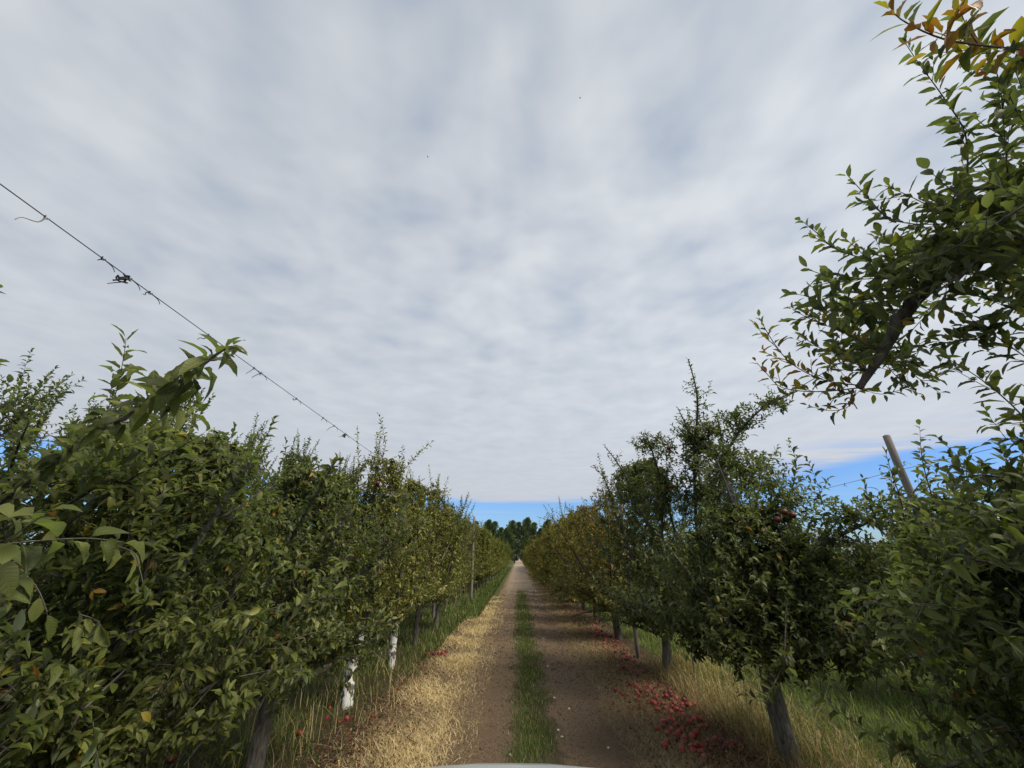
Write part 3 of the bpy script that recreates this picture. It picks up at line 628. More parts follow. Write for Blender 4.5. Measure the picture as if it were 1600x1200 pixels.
def extra_left_second(C, T):
    b0 = np.array([LX, 2.9, 0]); W = hero((LX, 2.9))
    arch = W([(-60, 830, 2.3), (60, 745, 1.75), (130, 690, 1.45), (200, 652, 1.25), (290, 592, 1.10), (345, 552, 1.04), (362, 545, 1.02)])
    T.tube(arch, np.concatenate([np.linspace(.014, .007, len(arch)//2), np.linspace(.007, .002, len(arch)-len(arch)//2)]), 8)
    C.leaves_on(arch, s0=.45, step=.030, leafL=.078, width=.38, droop=.4, spread=1.15)
    C.leaves_on(arch, s0=.84, step=.020, leafL=.085, width=.40, droop=.5, hang=.4, spread=1.3)
    C.leaves_on(arch, s0=.1, step=.04, leafL=.08, droop=.4)
    for pts in [[(250, 620, 1.2), (285, 640, 1.15), (300, 620, 1.1)], [(240, 625, 1.25), (235, 600, 1.2), (215, 585, 1.15)], [(150, 690, 1.5), (200, 700, 1.45), (250, 680, 1.4)]]: C.leaves_on(W(pts), leafL=.08, step=.024, width=.40)
    for c_, r_, n_ in [(P(150, 740, 2.1), (.22, .3, .14), 24), (P(60, 760, 2.2), (.3, .3, .2), 28)]: C.blob(c_-b0, r_, n_)
    for f in np.linspace(.15, .8, 13):
        p, d, _ = sample(arch, [f]); C.shoot(p[0], (rnd(-.6, .6), rnd(-.6, .6), rnd(-.1, .9)), rnd(.08, .22), leafL=.075)
    for pts in [[(165, 660, 1.75), (182, 610, 1.72), (192, 560, 1.7), (196, 530, 1.7)], [(230, 650, 1.8), (262, 660, 1.78), (300, 650, 1.75), (312, 640, 1.7)]]:
        C.leaves_on(W(pts), leafL=.085, step=.017, spread=1.1, pale=.12)
    for pts in [[(90, 800, 2.2), (180, 740, 2.2), (235, 690, 2.1), (270, 660, 2.0)], [(90, 830, 2.1), (190, 760, 2.1), (250, 720, 2.0), (300, 690, 1.95)], [(0, 800, 2.3), (20, 720, 2.2), (45, 660, 2.1)],
                [(200, 1000, 2.2), (230, 880, 2.2), (240, 800, 2.2)]]:
        C.lateral(W(pts), r=.012, spacing=.07)
def extra_left_third(C, T):
    W = hero((LX, 5.05))
    for pts in [[(350, 1010, 3.6), (400, 930, 3.4), (445, 860, 3.2), (490, 780, 3.1), (525, 720, 3.05)], [(300, 900, 3.6), (330, 800, 3.5), (350, 740, 3.5)], [(350, 950, 3.8), (390, 850, 3.7), (410, 760, 3.7)],
                [(380, 1100, 4.0), (400, 1010, 3.4), (450, 960, 3.0), (520, 930, 2.9)]]:
        l = W(pts); T.tube(l, np.linspace(.022, .007, len(l)), 7); C.lateral(l, r=.012, spacing=.07, slen=(.1, .32)); C.leaves_on(l, s0=.7, leafL=.095, droop=.45)
    for pts in [[(440, 960, 2.7), (520, 925, 2.6), (560, 905, 2.6)], [(480, 930, 2.7), (530, 885, 2.6), (545, 860, 2.6)]]:
        C.leaves_on(W(pts), leafL=.08, pale=.25, droop=.5)
    for pts in [[(330, 980, 2.6), (370, 960, 2.5), (410, 975, 2.4)], [(330, 1060, 2.4), (300, 1040, 2.3), (270, 1060, 2.2)], [(480, 960, 3.4), (505, 975, 3.3), (520, 985, 3.3)],
                [(420, 1010, 2.8), (430, 1050, 2.7), (450, 1080, 2.7)]]:
        C.leaves_on(W(pts), leafL=.085, pale=.2, hang=.6, droop=.4)
def extra_shoots_left(base, lst):
    def f(C, T):
        W = hero(base)
        for pts in lst:
            l = W(pts); C.leaves_on(l, step=.024, leafL=.072, spread=.95, pale=.22, droop=.2)
            for q_ in np.linspace(.1, .7, 5):
                p, d, _ = sample(l, [q_]); C.shoot(p[0], (rnd(-1, 1), rnd(-1, 1), .7), rnd(.08, .2), leafL=.07)
    return f

NEAR_L = [
    (.75, dict(seed=3, H=2.9, half=1.2, fill=1.35, zmin=.5, lod=0, leafmat='apple_leaf_near', leafL=.080, width=.40, autumn=.03, barkmat='bark_grey', extra=extra_left_first, nshoot=6, shootL=(.2, .4), dens=1.0)),
    (2.9, dict(seed=5, H=3.0, half=1.15, fill=1.3, zmin=.98, trunk_r=.085, lod=0, leafmat='apple_leaf_near', leafL=.078, width=.40, autumn=.04, barkmat='bark_grey', extra=extra_left_second, nshoot=8, shootL=(.2, .5), dens=1.05)),
    (5.05, dict(seed=8, H=3.15, half=1.1, lod=1, fill=1.1, zmin=.98, trunk_r=.08, leafL=.080, autumn=.04, barkmat='bark_grey', extra=extra_left_third, nshoot=26, shootL=(.3, .7), dens=1.1)),
    (7.35, dict(seed=12, H=3.85, half=1.0, lod=1, zmin=1.2, trunk_r=.085, fill=.8, leafmat='apple_leaf_light', leafL=.078, width=.42, autumn=.06, barkmat='bark_whitewashed', fork=1.05, nshoot=34, shootL=(.35, .95), dens=1.0, lean=(.05, 0),
        extra=extra_shoots_left((LX, 7.35), [[(555, 800, 7), (560, 740, 6.9), (558, 670, 6.9)], [(600, 790, 7), (598, 720, 6.9), (602, 690, 6.9), (592, 648, 6.9)], [(600, 760, 7), (635, 730, 6.8), (655, 708, 6.7), (676, 690, 6.6)]]))),
    (9.6, dict(seed=14, H=3.85, half=.95, lod=1, zmin=1.15, trunk_r=.07, fill=.8, leafmat='apple_leaf_light', leafL=.078, width=.42, autumn=.07, barkmat='bark_whitewashed', fork=1.0, nshoot=34, shootL=(.35, .9), dens=1.0,
        extra=extra_shoots_left((LX, 9.6), [[(655, 830, 9.2), (652, 780, 9.2), (655, 745, 9.2)], [(672, 830, 9.2), (674, 770, 9.2), (670, 728, 9.2)]]))),
]
LBL_L = ['apple tree nearest the car on the left, its big pale leaves filling the corner', 'apple tree on the left with the arching leafy branch reaching under the wire',
         'dark green apple tree with a brown trunk just before the whitewashed trunks', 'apple tree with the nearer whitewashed trunk and tall thin shoots above it',
         'apple tree with the farther, slimmer whitewashed trunk']
GL, GR_ = 'apple trees in the row along the left side of the track', 'apple trees in the row along the right side of the track'
for (y, kw), lb in zip(NEAR_L, LBL_L):
    place_tree(apple_tree(**kw), (LX, y, float(gz(LX, y))), 0, lb, GL)

# --- right row
def extra_right_first(C, T):
    b0 = np.array([RX, 1.7, 0]); W = hero((RX, 1.7))
    for c_, r_, n_ in [(P(1600, 350, 1.5), (.24, .22, .16), 55), (P(1510, 390, 1.5), (.18, .2, .11), 30), (P(1450, 440, 1.5), (.15, .16, .08), 14), (P(1360, 490, 1.75), (.14, .12, .07), 14), (P(1325, 560, 1.75), (.11, .10, .06), 10), (P(1410, 570, 1.8), (.12, .10, .06), 10),
                       (P(1620, 820, 2.0), (.38, .35, .26), 110), (P(1540, 900, 2.1), (.36, .4, .24), 110), (P(1590, 1000, 2.1), (.40, .4, .20), 100), (P(1480, 960, 2.4), (.34, .4, .22), 90)]:
        C.blob(c_-b0, r_, n_, .16 if c_[2] > 2.6 else .04)
    limb = W([(1900, 640, 2.2), (1760, 470, 1.9), (1600, 400, 1.65), (1480, 430, 1.6), (1420, 490, 1.6), (1385, 550, 1.6), (1345, 612, 1.6)])
    T.tube(limb, np.linspace(.052, .013, len(limb))*(1+.12*np.sin(np.arange(len(limb))*1.9)), 12, 0, True, .4)
    for f_ in (.55, .64, .72, .8, .88, .94):
        p_, d_, _ = sample(limb, [f_]); T.tube(curve(p_[0], RS.normal(0, .7, 3)+[-.2, 0, .1], rnd(.05, .14), (0, 0, .2), 4, .15), [.012, .010, .008, .006, .004], 7, 0, True, .2)
    up_ = W([(1760, 470, 1.9), (1720, 300, 1.7), (1640, 150, 1.5), (1600, 70, 1.45)]); T.tube(up_, np.linspace(.03, .008, len(up_)), 8)
    low_ = W([(1900, 800, 2.0), (1750, 800, 1.8), (1650, 840, 1.7), (1600, 860, 1.7)]); T.tube(low_, np.linspace(.03, .01, len(low_)), 8)
    trunk2 = W([(1900, 1100, 2.2), (1760, 800, 2.1), (1760, 470, 1.9)]); T.tube(trunk2, np.linspace(.06, .05, len(trunk2)), 10)
    O = .75
    S = [  # points, autumn, leaf length
        ([(1640, 85, 1.35), (1560, 78, 1.30), (1480, 66, 1.28), (1420, 40, 1.27), (1395, 20, 1.27)], O, .095),
        ([(1515, 285, 1.5), (1512, 215, 1.5), (1480, 160, 1.5), (1440, 105, 1.5), (1418, 72, 1.5)], .10, .070),
        ([(1580, 300, 1.45), (1572, 200, 1.42), (1565, 130, 1.4), (1545, 85, 1.4)], .05, .085),
        ([(1640, 230, 1.4), (1600, 190, 1.38), (1580, 150, 1.36)], .05, .09),
        ([(1480, 355, 1.5), (1430, 355, 1.5), (1390, 345, 1.5), (1360, 315, 1.5), (1328, 280, 1.5)], .12, .070),
        ([(1500, 360, 1.5), (1450, 325, 1.5), (1410, 305, 1.5), (1385, 295, 1.5)], .08, .068),
        ([(1440, 460, 1.6), (1380, 420, 1.6), (1310, 395, 1.6), (1280, 370, 1.6), (1255, 350, 1.6)], .08, .068),
        ([(1450, 440, 1.5), (1390, 440, 1.5), (1320, 442, 1.5), (1280, 432, 1.5), (1265, 425, 1.5)], .05, .075),
        ([(1400, 470, 1.5), (1340, 480, 1.5), (1295, 492, 1.5), (1265, 470, 1.5), (1240, 465, 1.5)], .05, .090),
        ([(1380, 560, 1.6), (1330, 530, 1.6), (1270, 505, 1.6), (1240, 488, 1.6)], .42, .062),
        ([(1370, 590, 1.6), (1320, 565, 1.6), (1275, 545, 1.6), (1250, 525, 1.6)], .45, .062),
        ([(1345, 608, 1.6), (1290, 600, 1.6), (1240, 575, 1.6), (1210, 540, 1.6), (1188, 502, 1.6)], .65, .058),
        ([(1345, 612, 1.6), (1280, 618, 1.6), (1225, 612, 1.6), (1200, 590, 1.6), (1184, 572, 1.6)], .60, .058),
        ([(1400, 545, 1.65), (1430, 590, 1.65), (1455, 600, 1.65), (1500, 578, 1.65)], .30, .055),
        ([(1390, 580, 1.6), (1420, 610, 1.6), (1440, 622, 1.6)], .35, .060),
        ([(1340, 615, 1.6), (1330, 640, 1.6), (1300, 648, 1.6), (1265, 640, 1.6)], .65, .055),
        ([(1345, 612, 1.6), (1380, 622, 1.6), (1420, 612, 1.6)], .35, .055),
        ([(1470, 480, 1.5), (1430, 520, 1.5), (1420, 545, 1.5)], .3, .07),
        ([(1640, 700, 1.35), (1585, 640, 1.35), (1530, 595, 1.35), (1480, 565, 1.35)], .12, .078),
        ([(1660, 600, 1.4), (1600, 560, 1.4), (1540, 520, 1.4), (1500, 515, 1.4)], .22, .078),
        ([(1640, 520, 1.4), (1590, 490, 1.4), (1570, 465, 1.4)], .05, .08),
        ([(1640, 420, 1.35), (1560, 520, 1.4), (1500, 540, 1.4), (1460, 540, 1.4)], .15, .08),
    ]
    for pts, au, L in S:
        l = W(pts); C.leaves_on(l, s0=.05, step=.0150, leafL=L*.92, width=.36, autumn=au, droop=.22)
        _, _, Tl = sample(l, [0])
        for f in np.linspace(.05, .70, max(2, int(Tl/.09))):
            p, d, _ = sample(l, [f]); C.shoot(p[0], d[0]*.8+RS.normal(0, .6, 3)+[0, 0, .25], rnd(.06, .17), autumn=au, leafL=L*.88, width=.36, step=.016, droop=.22)
    # thick clothing of the limb
    for pts in [limb]:
        _, _, Tl = sample(pts, [0])
        for f in np.linspace(.28, .80, 54):
            p, d, _ = sample(pts, [f]); v = RS.normal(0, .85, 3)+[-.15, -.1, .35]
            l = curve(p[0], v, rnd(.15, .42), (0, 0, .3), 5, .1); C.lateral(l, r=.006, spacing=.05, slen=(.06, .18), autumn=.35, leafL=.066)
    for pts in [[(1640, 330, 1.5), (1560, 300, 1.45), (1500, 310, 1.4), (1450, 340, 1.4)], [(1650, 400, 1.5), (1560, 370, 1.4), (1480, 400, 1.35), (1420, 430, 1.35)], [(1650, 360, 1.6), (1590, 270, 1.6), (1560, 250, 1.6)],
                [(1660, 300, 1.3), (1600, 330, 1.25), (1540, 370, 1.25)], [(1540, 400, 1.4), (1500, 440, 1.35), (1450, 470, 1.35)], [(1650, 480, 1.5), (1560, 440, 1.45), (1500, 430, 1.4)], [(1660, 250, 1.5), (1620, 200, 1.45), (1600, 130, 1.45)]]:
        C.lateral(W(pts), r=.008, spacing=.05, slen=(.07, .2), autumn=.05, leafL=.074)
    # foliage that closes the right edge lower down
    for pts in [[(1760, 900, 2.2), (1640, 800, 2.0), (1560, 750, 1.9), (1490, 755, 1.85)], [(1700, 760, 2.0), (1620, 700, 2.0), (1570, 690, 2.0)], [(1760, 1000, 2.2), (1640, 900, 2.0), (1540, 860, 1.9), (1480, 850, 1.9)],
                [(1720, 950, 1.8), (1600, 900, 1.7), (1520, 880, 1.6), (1470, 870, 1.6)], [(1700, 1050, 2.0), (1600, 1000, 1.8), (1500, 960, 1.7), (1430, 950, 1.7)], [(1760, 1150, 2.2), (1640, 1080, 2.0), (1540, 1060, 1.9), (1470, 1040, 1.9)],
                [(1650, 860, 1.6), (1560, 820, 1.5), (1500, 800, 1.5)], [(1640, 780, 2.3), (1560, 800, 2.3), (1480, 830, 2.3)],
                [(1500, 930, 2.6), (1400, 960, 2.6), (1330, 1000, 2.6)], [(1560, 1010, 2.5), (1450, 1030, 2.5), (1350, 1040, 2.6)], [(1650, 950, 2.2), (1540, 940, 2.2), (1430, 900, 2.3)],
                [(1650, 1010, 2.4), (1560, 990, 2.3), (1460, 990, 2.3)], [(1700, 900, 2.1), (1620, 880, 2.1), (1540, 920, 2.0)]]:
        C.lateral(W(pts), r=.010, spacing=.04, slen=(.08, .28), autumn=.03, leafL=.08)
def tall_mass(C, T):
    b0 = np.array([RX+.1, 5.5, 0]); W = hero((RX+.1, 5.5))
    l = W([(1215, 1060, 4.5), (1190, 930, 4.8), (1165, 830, 5.3), (1130, 740, 6.1), (1100, 690, 6.6)]); T.tube(l, np.linspace(.055, .02, len(l)), 9, 0, True, .15)
    for c_, r_, n_ in [(P(1090, 690, 6.9), (.52, .5, .42), 210), (P(1040, 770, 7.2), (.62, .5, .5), 240), (P(1130, 790, 6.6), (.62, .5, .5), 260), (P(1150, 655, 6.4), (.35, .3, .16), 50), (P(1210, 635, 6.2), (.28, .25, .08), 24), (P(985, 770, 7.5), (.34, .35, .30), 60), (P(1020, 700, 7.2), (.32, .35, .22), 70), (P(1080, 880, 6.6), (.7, .5, .5), 220), (P(1180, 745, 5.6), (.42, .4, .34), 130), (P(1225, 790, 5.0), (.36, .4, .26), 100), (P(1140, 720, 6.1), (.4, .4, .35), 110)]:
        C.blob(c_-b0, r_, n_, .07)
    for pts in [[(1090, 850, 7.3), (1085, 740, 7.0), (1090, 640, 6.8), (1086, 600, 6.8), (1075, 562, 6.8)], [(1100, 800, 7.2), (1140, 700, 6.6), (1190, 640, 6.3), (1245, 612, 6.1)], [(1060, 850, 7.5), (1030, 740, 7.2), (1010, 680, 7.1)],
                [(1110, 820, 7.2), (1130, 720, 7.0), (1120, 650, 6.9)], [(1060, 880, 7.6), (1000, 800, 7.6), (975, 740, 7.6), (945, 698, 7.6)], [(1100, 800, 7.2), (1085, 700, 7.0), (1060, 640, 6.9)],
                [(1060, 800, 7.0), (1130, 760, 6.8), (1200, 760, 6.6)]]:
        l = W(pts); T.tube(l, np.linspace(.03, .007, len(l)), 7); _, _, Tl = sample(l, [0])
        C.leaves_on(l, s0=.5, step=.024)
        for f in np.linspace(.15, .86, int(Tl*12)):
            p, d, _ = sample(l, [f]); C.lateral(curve(p[0], RS.normal(0, .8, 3)+[0, 0, .2], rnd(.15, .5)*(1.15-.7*f), (0, 0, 0), 5, .1), r=.007, spacing=.075, slen=(.07, .22), autumn=.08)
def extra_right_second(C, T):
    b0 = np.array([RX+.1, 5.5, 0]); W = hero((RX+.1, 5.5))
    tall_mass(C, T)
    for c_, r_, n_ in [(P(1330, 920, 4.0), (.55, .6, .45), 150), (P(1420, 900, 3.6), (.45, .5, .36), 110), (P(1230, 860, 4.7), (.5, .5, .4), 110), (P(1330, 810, 4.2), (.42, .4, .16), 60), (P(1440, 800, 3.5), (.36, .4, .14), 45), (P(1370, 1010, 3.8), (.5, .5, .22), 80), (P(1130, 950, 5.0), (.5, .5, .4), 90)]:
        C.blob(c_-b0, r_, n_)
    for pts in [[(1470, 820, 3.4), (1455, 770, 3.2), (1442, 720, 3.1), (1438, 668, 3.1)], [(1420, 860, 3.5), (1410, 790, 3.4), (1395, 745, 3.3), (1385, 710, 3.3)], [(1230, 790, 4.2), (1245, 730, 4.1), (1232, 690, 4.0)],
                [(1380, 840, 3.8), (1360, 790, 3.6), (1350, 750, 3.5)], [(1290, 800, 4.0), (1275, 750, 4.0), (1262, 720, 4.0)], [(1470, 860, 3.4), (1500, 800, 3.2), (1480, 750, 3.1), (1490, 752, 3.1)],
                [(1180, 800, 4.6), (1195, 740, 4.5), (1215, 700, 4.4)]]:
        l = W(pts); C.leaves_on(l, step=.026, leafL=.088, droop=.3)
        for q_ in np.linspace(.05, .5, 4):
            p, d, _ = sample(l, [q_]); C.shoot(p[0], (rnd(-1, 1), rnd(-1, 1), .6), rnd(.08, .25))
    for pts in [[(1215, 1060, 5.2), (1240, 900, 4.6), (1330, 830, 4.2), (1420, 800, 3.9)], [(1215, 1040, 5.2), (1300, 940, 4.4), (1400, 900, 3.9), (1480, 880, 3.6)], [(1215, 1050, 5.2), (1280, 1000, 4.3), (1360, 980, 3.8), (1420, 1000, 3.4)],
                [(1210, 1050, 5.2), (1140, 960, 4.9), (1080, 900, 4.8), (1040, 850, 4.8)], [(1215, 1050, 5.3), (1190, 900, 5.1), (1150, 800, 5.0), (1120, 720, 5.0)],
                [(1220, 1050, 5.3), (1260, 960, 4.8), (1300, 900, 4.6), (1290, 820, 4.5)]]:
        l = W(pts); T.tube(l, np.linspace(.035, .01, len(l)), 8, 0, True, .15)
        _, _, Tl = sample(l, [0])
        for f in np.linspace(.25, .98, int(Tl*11)):
            p, d, _ = sample(l, [f]); C.lateral(curve(p[0], RS.normal(0, .8, 3)+[0, 0, .1], rnd(.2, .6), (0, 0, -.1), 5, .1), r=.007, spacing=.07, slen=(.08, .25))
def add_apples(tree, spots):
    me = APPLE[0]
    for p in spots:
        o = obj('apple', me, tree, (p[0]-tree.location.x, p[1]-tree.location.y, p[2]-tree.location.z)); o.scale = (1, 1, 1)
        o.rotation_euler = (RS.uniform(-.4, .4), RS.uniform(-.4, .4), RS.uniform(0, 6))

NEAR_R = [
    (RX, 1.7, dict(seed=21, H=2.6, half=1.15, fill=1.5, zmin=.75, lod=0, leafmat='apple_leaf_near', leafL=.080, autumn=.03, extra=extra_right_first, nshoot=0, dens=.85, trunk_r=.07)),
    (RX+.1, 5.5, dict(seed=24, H=2.75, half=1.3, lod=1, fill=1.3, zmin=.92, leafL=.082, autumn=.03, barkmat='bark_grey', extra=extra_right_second, nshoot=5, shootL=(.3, .5), dens=.85, lean=(-.12, .05), trunk_r=.095, fork=1.0)),
    (RX, 9.0, dict(seed=27, H=4.15, half=1.25, lod=1, fill=1.5, zmin=.75, leafL=.076, autumn=.06, barkmat='bark_grey', nshoot=20, dens=1.05, trunk_r=.085, low=1.3)),
    (RX-.05, 12.7, dict(seed=31, H=4.0, half=1.25, lod=1, zmin=.6, leafL=.076, autumn=.34, leafmat='apple_leaf_yellow', nshoot=22, shootL=(.3, .7), dens=1.0, trunk_r=.09, low=1.5)),
    (RX-.05, 16.0, dict(seed=33, H=4.0, half=1.3, lod=1, zmin=.5, leafL=.078, autumn=.42, leafmat='apple_leaf_yellow', nshoot=16, dens=.95, trunk_r=.09, low=1.6)),
]
LBL_R = ['apple tree nearest the car on the right, its cut limb hanging over the track', 'apple tree with a leaning grey trunk beside the heap of fallen apples',
         'tallest apple tree of the right row, one curled shoot standing above its top', 'apple tree behind the thin wooden stake on the right', 'yellowing right-row apple tree beside the last of the red apples']
for (x, y, kw), lb in zip(NEAR_R, LBL_R):
    place_tree(apple_tree(**kw), (x, y, float(gz(x, y))), 0, lb, GR_)

# --- remaining rows share a few mesh variants
var_l = [apple_tree(seed=40+i, H=4.05, zmin=.85, half=1.0, lod=1, leafmat='apple_leaf_light', leafL=.085, width=.44, autumn=.06, nshoot=30, shootL=(.35, .85), dens=.8, barkmat='bark_grey', fork=.95, fill=.8) for i in range(3)]
var_lf = [apple_tree(seed=50+i, H=3.9, zmin=.75, half=1.0, lod=2, leafmat='apple_leaf_light', leafL=.115, width=.5, autumn=.05, nshoot=30, dens=.62, fork=.9) for i in range(3)]
var_r = [apple_tree(seed=60+i, H=4.05, zmin=.45, half=1.35, lod=2, leafmat='apple_leaf_yellow', leafL=.115, width=.52, autumn=.26, nshoot=12, dens=.66, low=1.7, fork=.85, fill=1.1) for i in range(3)]
var_b = [apple_tree(seed=70+i, H=4.7, half=1.2, zmin=.7, lod=1, leafmat='apple_leaf', leafL=.085, width=.46, autumn=.02, nshoot=110, shootL=(.5, 1.05), dens=.7, low=1.0) for i in range(2)]
var_bf = [apple_tree(seed=80+i, H=3.3, half=1.2, lod=2, leafmat='apple_leaf', leafL=.11, width=.5, autumn=.05, nshoot=25, shootL=(.4, .8), dens=.62, low=1.3) for i in range(2)]
var_by = [apple_tree(seed=90+i, H=2.9, half=1.2, lod=1, leafmat='apple_leaf_light', leafL=.085, width=.5, autumn=.22, nshoot=8, dens=.75, low=1.3) for i in range(2)]
rg = np.random.RandomState(5)
ORD = ['first', 'second', 'third', 'fourth', 'fifth', 'sixth', 'seventh', 'eighth', 'ninth', 'tenth', 'eleventh', 'twelfth']
y = 12.0; i = 0
while y < 100:
    m_ = var_l[i % 3] if y < 24 else var_lf[i % 3]
    lb = ('light green left-row apple tree, %s beyond the two whitewashed trunks' % ORD[i]) if i < 7 else 'small distant apple tree merging into the left row beyond the tall wooden post'
    place_tree(m_, (LX+rg.uniform(-.1, .1)-(.42 if 14.5 < y < 27.5 else 0), y, 0), rg.uniform(0, 6.28), lb, GL if i < 7 else 'distant apple trees merging into the left row', rg.uniform(.80, .88) if 14.5 < y < 27.5 else rg.uniform(.95, 1.05), sz=rg.uniform(.93, 1.05))
    y += rg.uniform(2.2, 2.5); i += 1
y = 19.2; i = 0
while y < 102:
    lb = ('yellow tinged right-row apple tree, %s beyond the last of the red apples' % ORD[i]) if i < 5 else 'distant yellow tinged apple tree merging into the hedge like right row'
    place_tree(var_r[i % 3], (RX-.05+rg.uniform(-.1, .1), y, 0), rg.uniform(0, 6.28), lb, GR_ if i < 5 else 'distant apple trees merging into the right row', rg.uniform(.94, 1.08))
    y += rg.uniform(2.7, 3.1); i += 1
GB = 'apple trees in the rows behind the left row'; GBR = 'apple trees in the rows behind the right row'
LB_ = 'apple tree with tall pale upright shoots in the row behind the left row'
for r_, (bx, y0, y1) in enumerate([(-6.7, 1.0, 62), (-10.8, 3, 40), (-14.9, 6, 40)]):
    y = y0; i = 0
    while y < y1:
        if r_ == 0 and y < 16: m_ = var_b[i % 2]; lb = LB_
        else: m_ = var_bf[i % 2]; lb = 'apple tree mostly hidden in the farther rows on the left'
        place_tree(m_, (bx+rg.uniform(-.15, .15), y, 0), rg.uniform(0, 6.28), lb, GB if r_ == 0 and y < 16 else 'apple trees hidden in the farther left rows', rg.uniform(.95, 1.08))
        y += rg.uniform(2.4, 2.9); i += 1
for r_, (bx, y0, y1) in enumerate([(7.2, 1.5, 62), (11.4, 3, 45), (15.6, 6, 45)]):
    y = y0; i = 0
    while y < y1:
        m_ = var_by[i % 2] if r_ == 0 and y < 14 else var_bf[i % 2]
        lb = 'yellow green apple tree glimpsed through the right row, across the grass alley' if r_ == 0 and y < 14 else 'apple tree mostly hidden in the farther rows on the right'
        place_tree(m_, (bx+rg.uniform(-.15, .15), y, 0), rg.uniform(0, 6.28), lb, GBR if r_ == 0 and y < 14 else 'apple trees hidden in the farther right rows', rg.uniform(.88, 1.0)*(1 if r_ == 0 and y < 14 else .85))
        y += rg.uniform(2.7, 3.3); i += 1

# --- poplar windbreak at the end of the track
def poplar(seed, H=15, wmax=1.7):
    global RS
    RS = np.random.RandomState(seed); n = 9000
    tt = RS.power(1.2, n)*.93+.05; zz = tt*H
    prof = np.sin(np.clip(tt, 0, 1)**.85*np.pi)**.5*wmax*(1-.15*tt)
    a = RS.rand(n)*6.283; cl = .6+.5*np.sin(a*3+zz*1.1+seed)+.3*np.sin(a*5-zz*2.3)
    r = prof*RS.rand(n)**.6*np.clip(cl, .25, 1.3)
    bend_ = 1.7*tt**2.4
    p = np.stack([r*np.cos(a)+bend_, r*np.sin(a), zz+RS.normal(0, .2, n)], 1)
    mb = MB(); d = np.stack([np.cos(a)*.5+.2, np.sin(a)*.5, RS.uniform(.2, 1.2, n)], 1)
    tn = np.stack([np.clip(RS.normal(.45, .22, n), 0, 1), (RS.rand(n) < .03)*.5, RS.rand(n)], 1)
    leaf_batch(mb, p, d, RS.normal(0, .6, (n, 3))+[0, 0, 1], RS.uniform(.3, .7, n), .5, np.full(n, .2), np.full(n, .3), tn, 2)
    T = MB(); T.tube(np.array([[0, 0, -.2], [0, 0, H*.4], [.35, 0, H*.7], [.8, 0, H*.94]]), [.24, .17, .10, .03], 8)
    for k in range(16):
        z0 = H*rnd(.1, .8); az = rnd(0, 6.28); T.tube(curve((0, 0, z0), (math.cos(az), math.sin(az), 2.0), rnd(1.2, 2.6), (0, 0, .6), 4), [.06, .05, .04, .03, .015], 5)
    return T.mesh('trunk', ['bark']), mb.mesh('crown', ['poplar_leaf'])
pv = [poplar(100+i, 15.5+i*.6, 2.6+.3*i) for i in range(3)]
x = -46; i = 0
while x < 40:
    o = thing('poplar_tree', 'tall dark poplar in the windbreak closing off the end of the track', 'poplar', (x, 158+rg.uniform(-1.5, 1.5), 0), 'poplars in the windbreak at the end of the track', rg.uniform(-.5, .5))
    s_ = rg.uniform(.80, 1.08); o.scale = (s_*1.1, s_*1.1, s_*.94); obj('trunk', pv[i % 3][0], o); obj('crown', pv[i % 3][1], o); x += rg.uniform(1.9, 3.0) if not -1.2 < x < .2 else 3.4; i += 1

# ------------------------------------------------------------------ posts and wires
def post(x, y, H, r, label, lean=(0, 0), top=None, mt='weathered_wood'):
    mb = MB(); k = 9; s_ = np.linspace(0, 1, k)[:, None]; pts = np.concatenate([lean[0]*s_, lean[1]*s_, -.2+(H+.2)*s_], 1)+np.random.normal(0, .006, (k, 3))
    mb.tube(pts, np.linspace(r*1.1, r*.9, k), 12, 0, True, .10)
    o = obj('wooden_post', mb.mesh('wooden_post', [mt]), None, (x, y, float(gz(x, y)))); return tag(o, label, 'post', 'wooden posts holding the trellis wires')
post(-2.38, 22.3, 4.12, .07, 'tall weathered wooden post standing in the left row')
post(-2.7, 42, 4.3, .07, 'wooden post far up the left row, nearer of two small ones')
post(-2.7, 55, 4.3, .07, 'wooden post farthest up the left row')
post(RX-.15, 10.45, 4.2, .045, 'thin wooden stake standing in the right row before the fallen apples')
post(6.85, 7.0, 4.15, .062, 'bare grey post rising over the trees on the right against blue sky')
post(RX+.3, 8.4, 1.1, .018, 'short thin stake tied beside the grey trunk in the right row')
def wire(pts, r, label):
    mb = MB(); mb.tube(pts, r, 6); return tag(obj('wire', mb.mesh('wire', ['wire_metal'])), label, 'wire', 'trellis wires along the rows')
def sag(x, y0, y1, z0, z1, s_, n=40):
    u_ = np.linspace(0, 1, n); return np.stack([np.full(n, x), y0+(y1-y0)*u_, z0+(z1-z0)*u_-s_*4*u_*(1-u_)], 1)
wl = sag(-2.62, -9, 25.5, 3.98, 4.12, .23); wire(wl, .003, 'long thin wire strung over the left row of trees')
wire(sag(-2.62, 25.5, 55, 4.15, 4.1, .2), .004, 'thin wire strung over the far part of the left row')
wr = sag(RX-.1, -6, 10.45, 3.75, 3.7, .12); wire(wr, .0035, 'thin wire strung along the right row behind the leaves')
wr2 = sag(6.85, -4, 7.0, 3.95, 3.52, .12); wire(wr2, .0035, 'thin wire on the right running to the bare grey post, against blue sky')
wr3 = sag(6.85, 7.0, 30, 3.52, 3.5, .12); wire(wr3, .0035, 'thin wire running on from the bare grey post behind the right row')
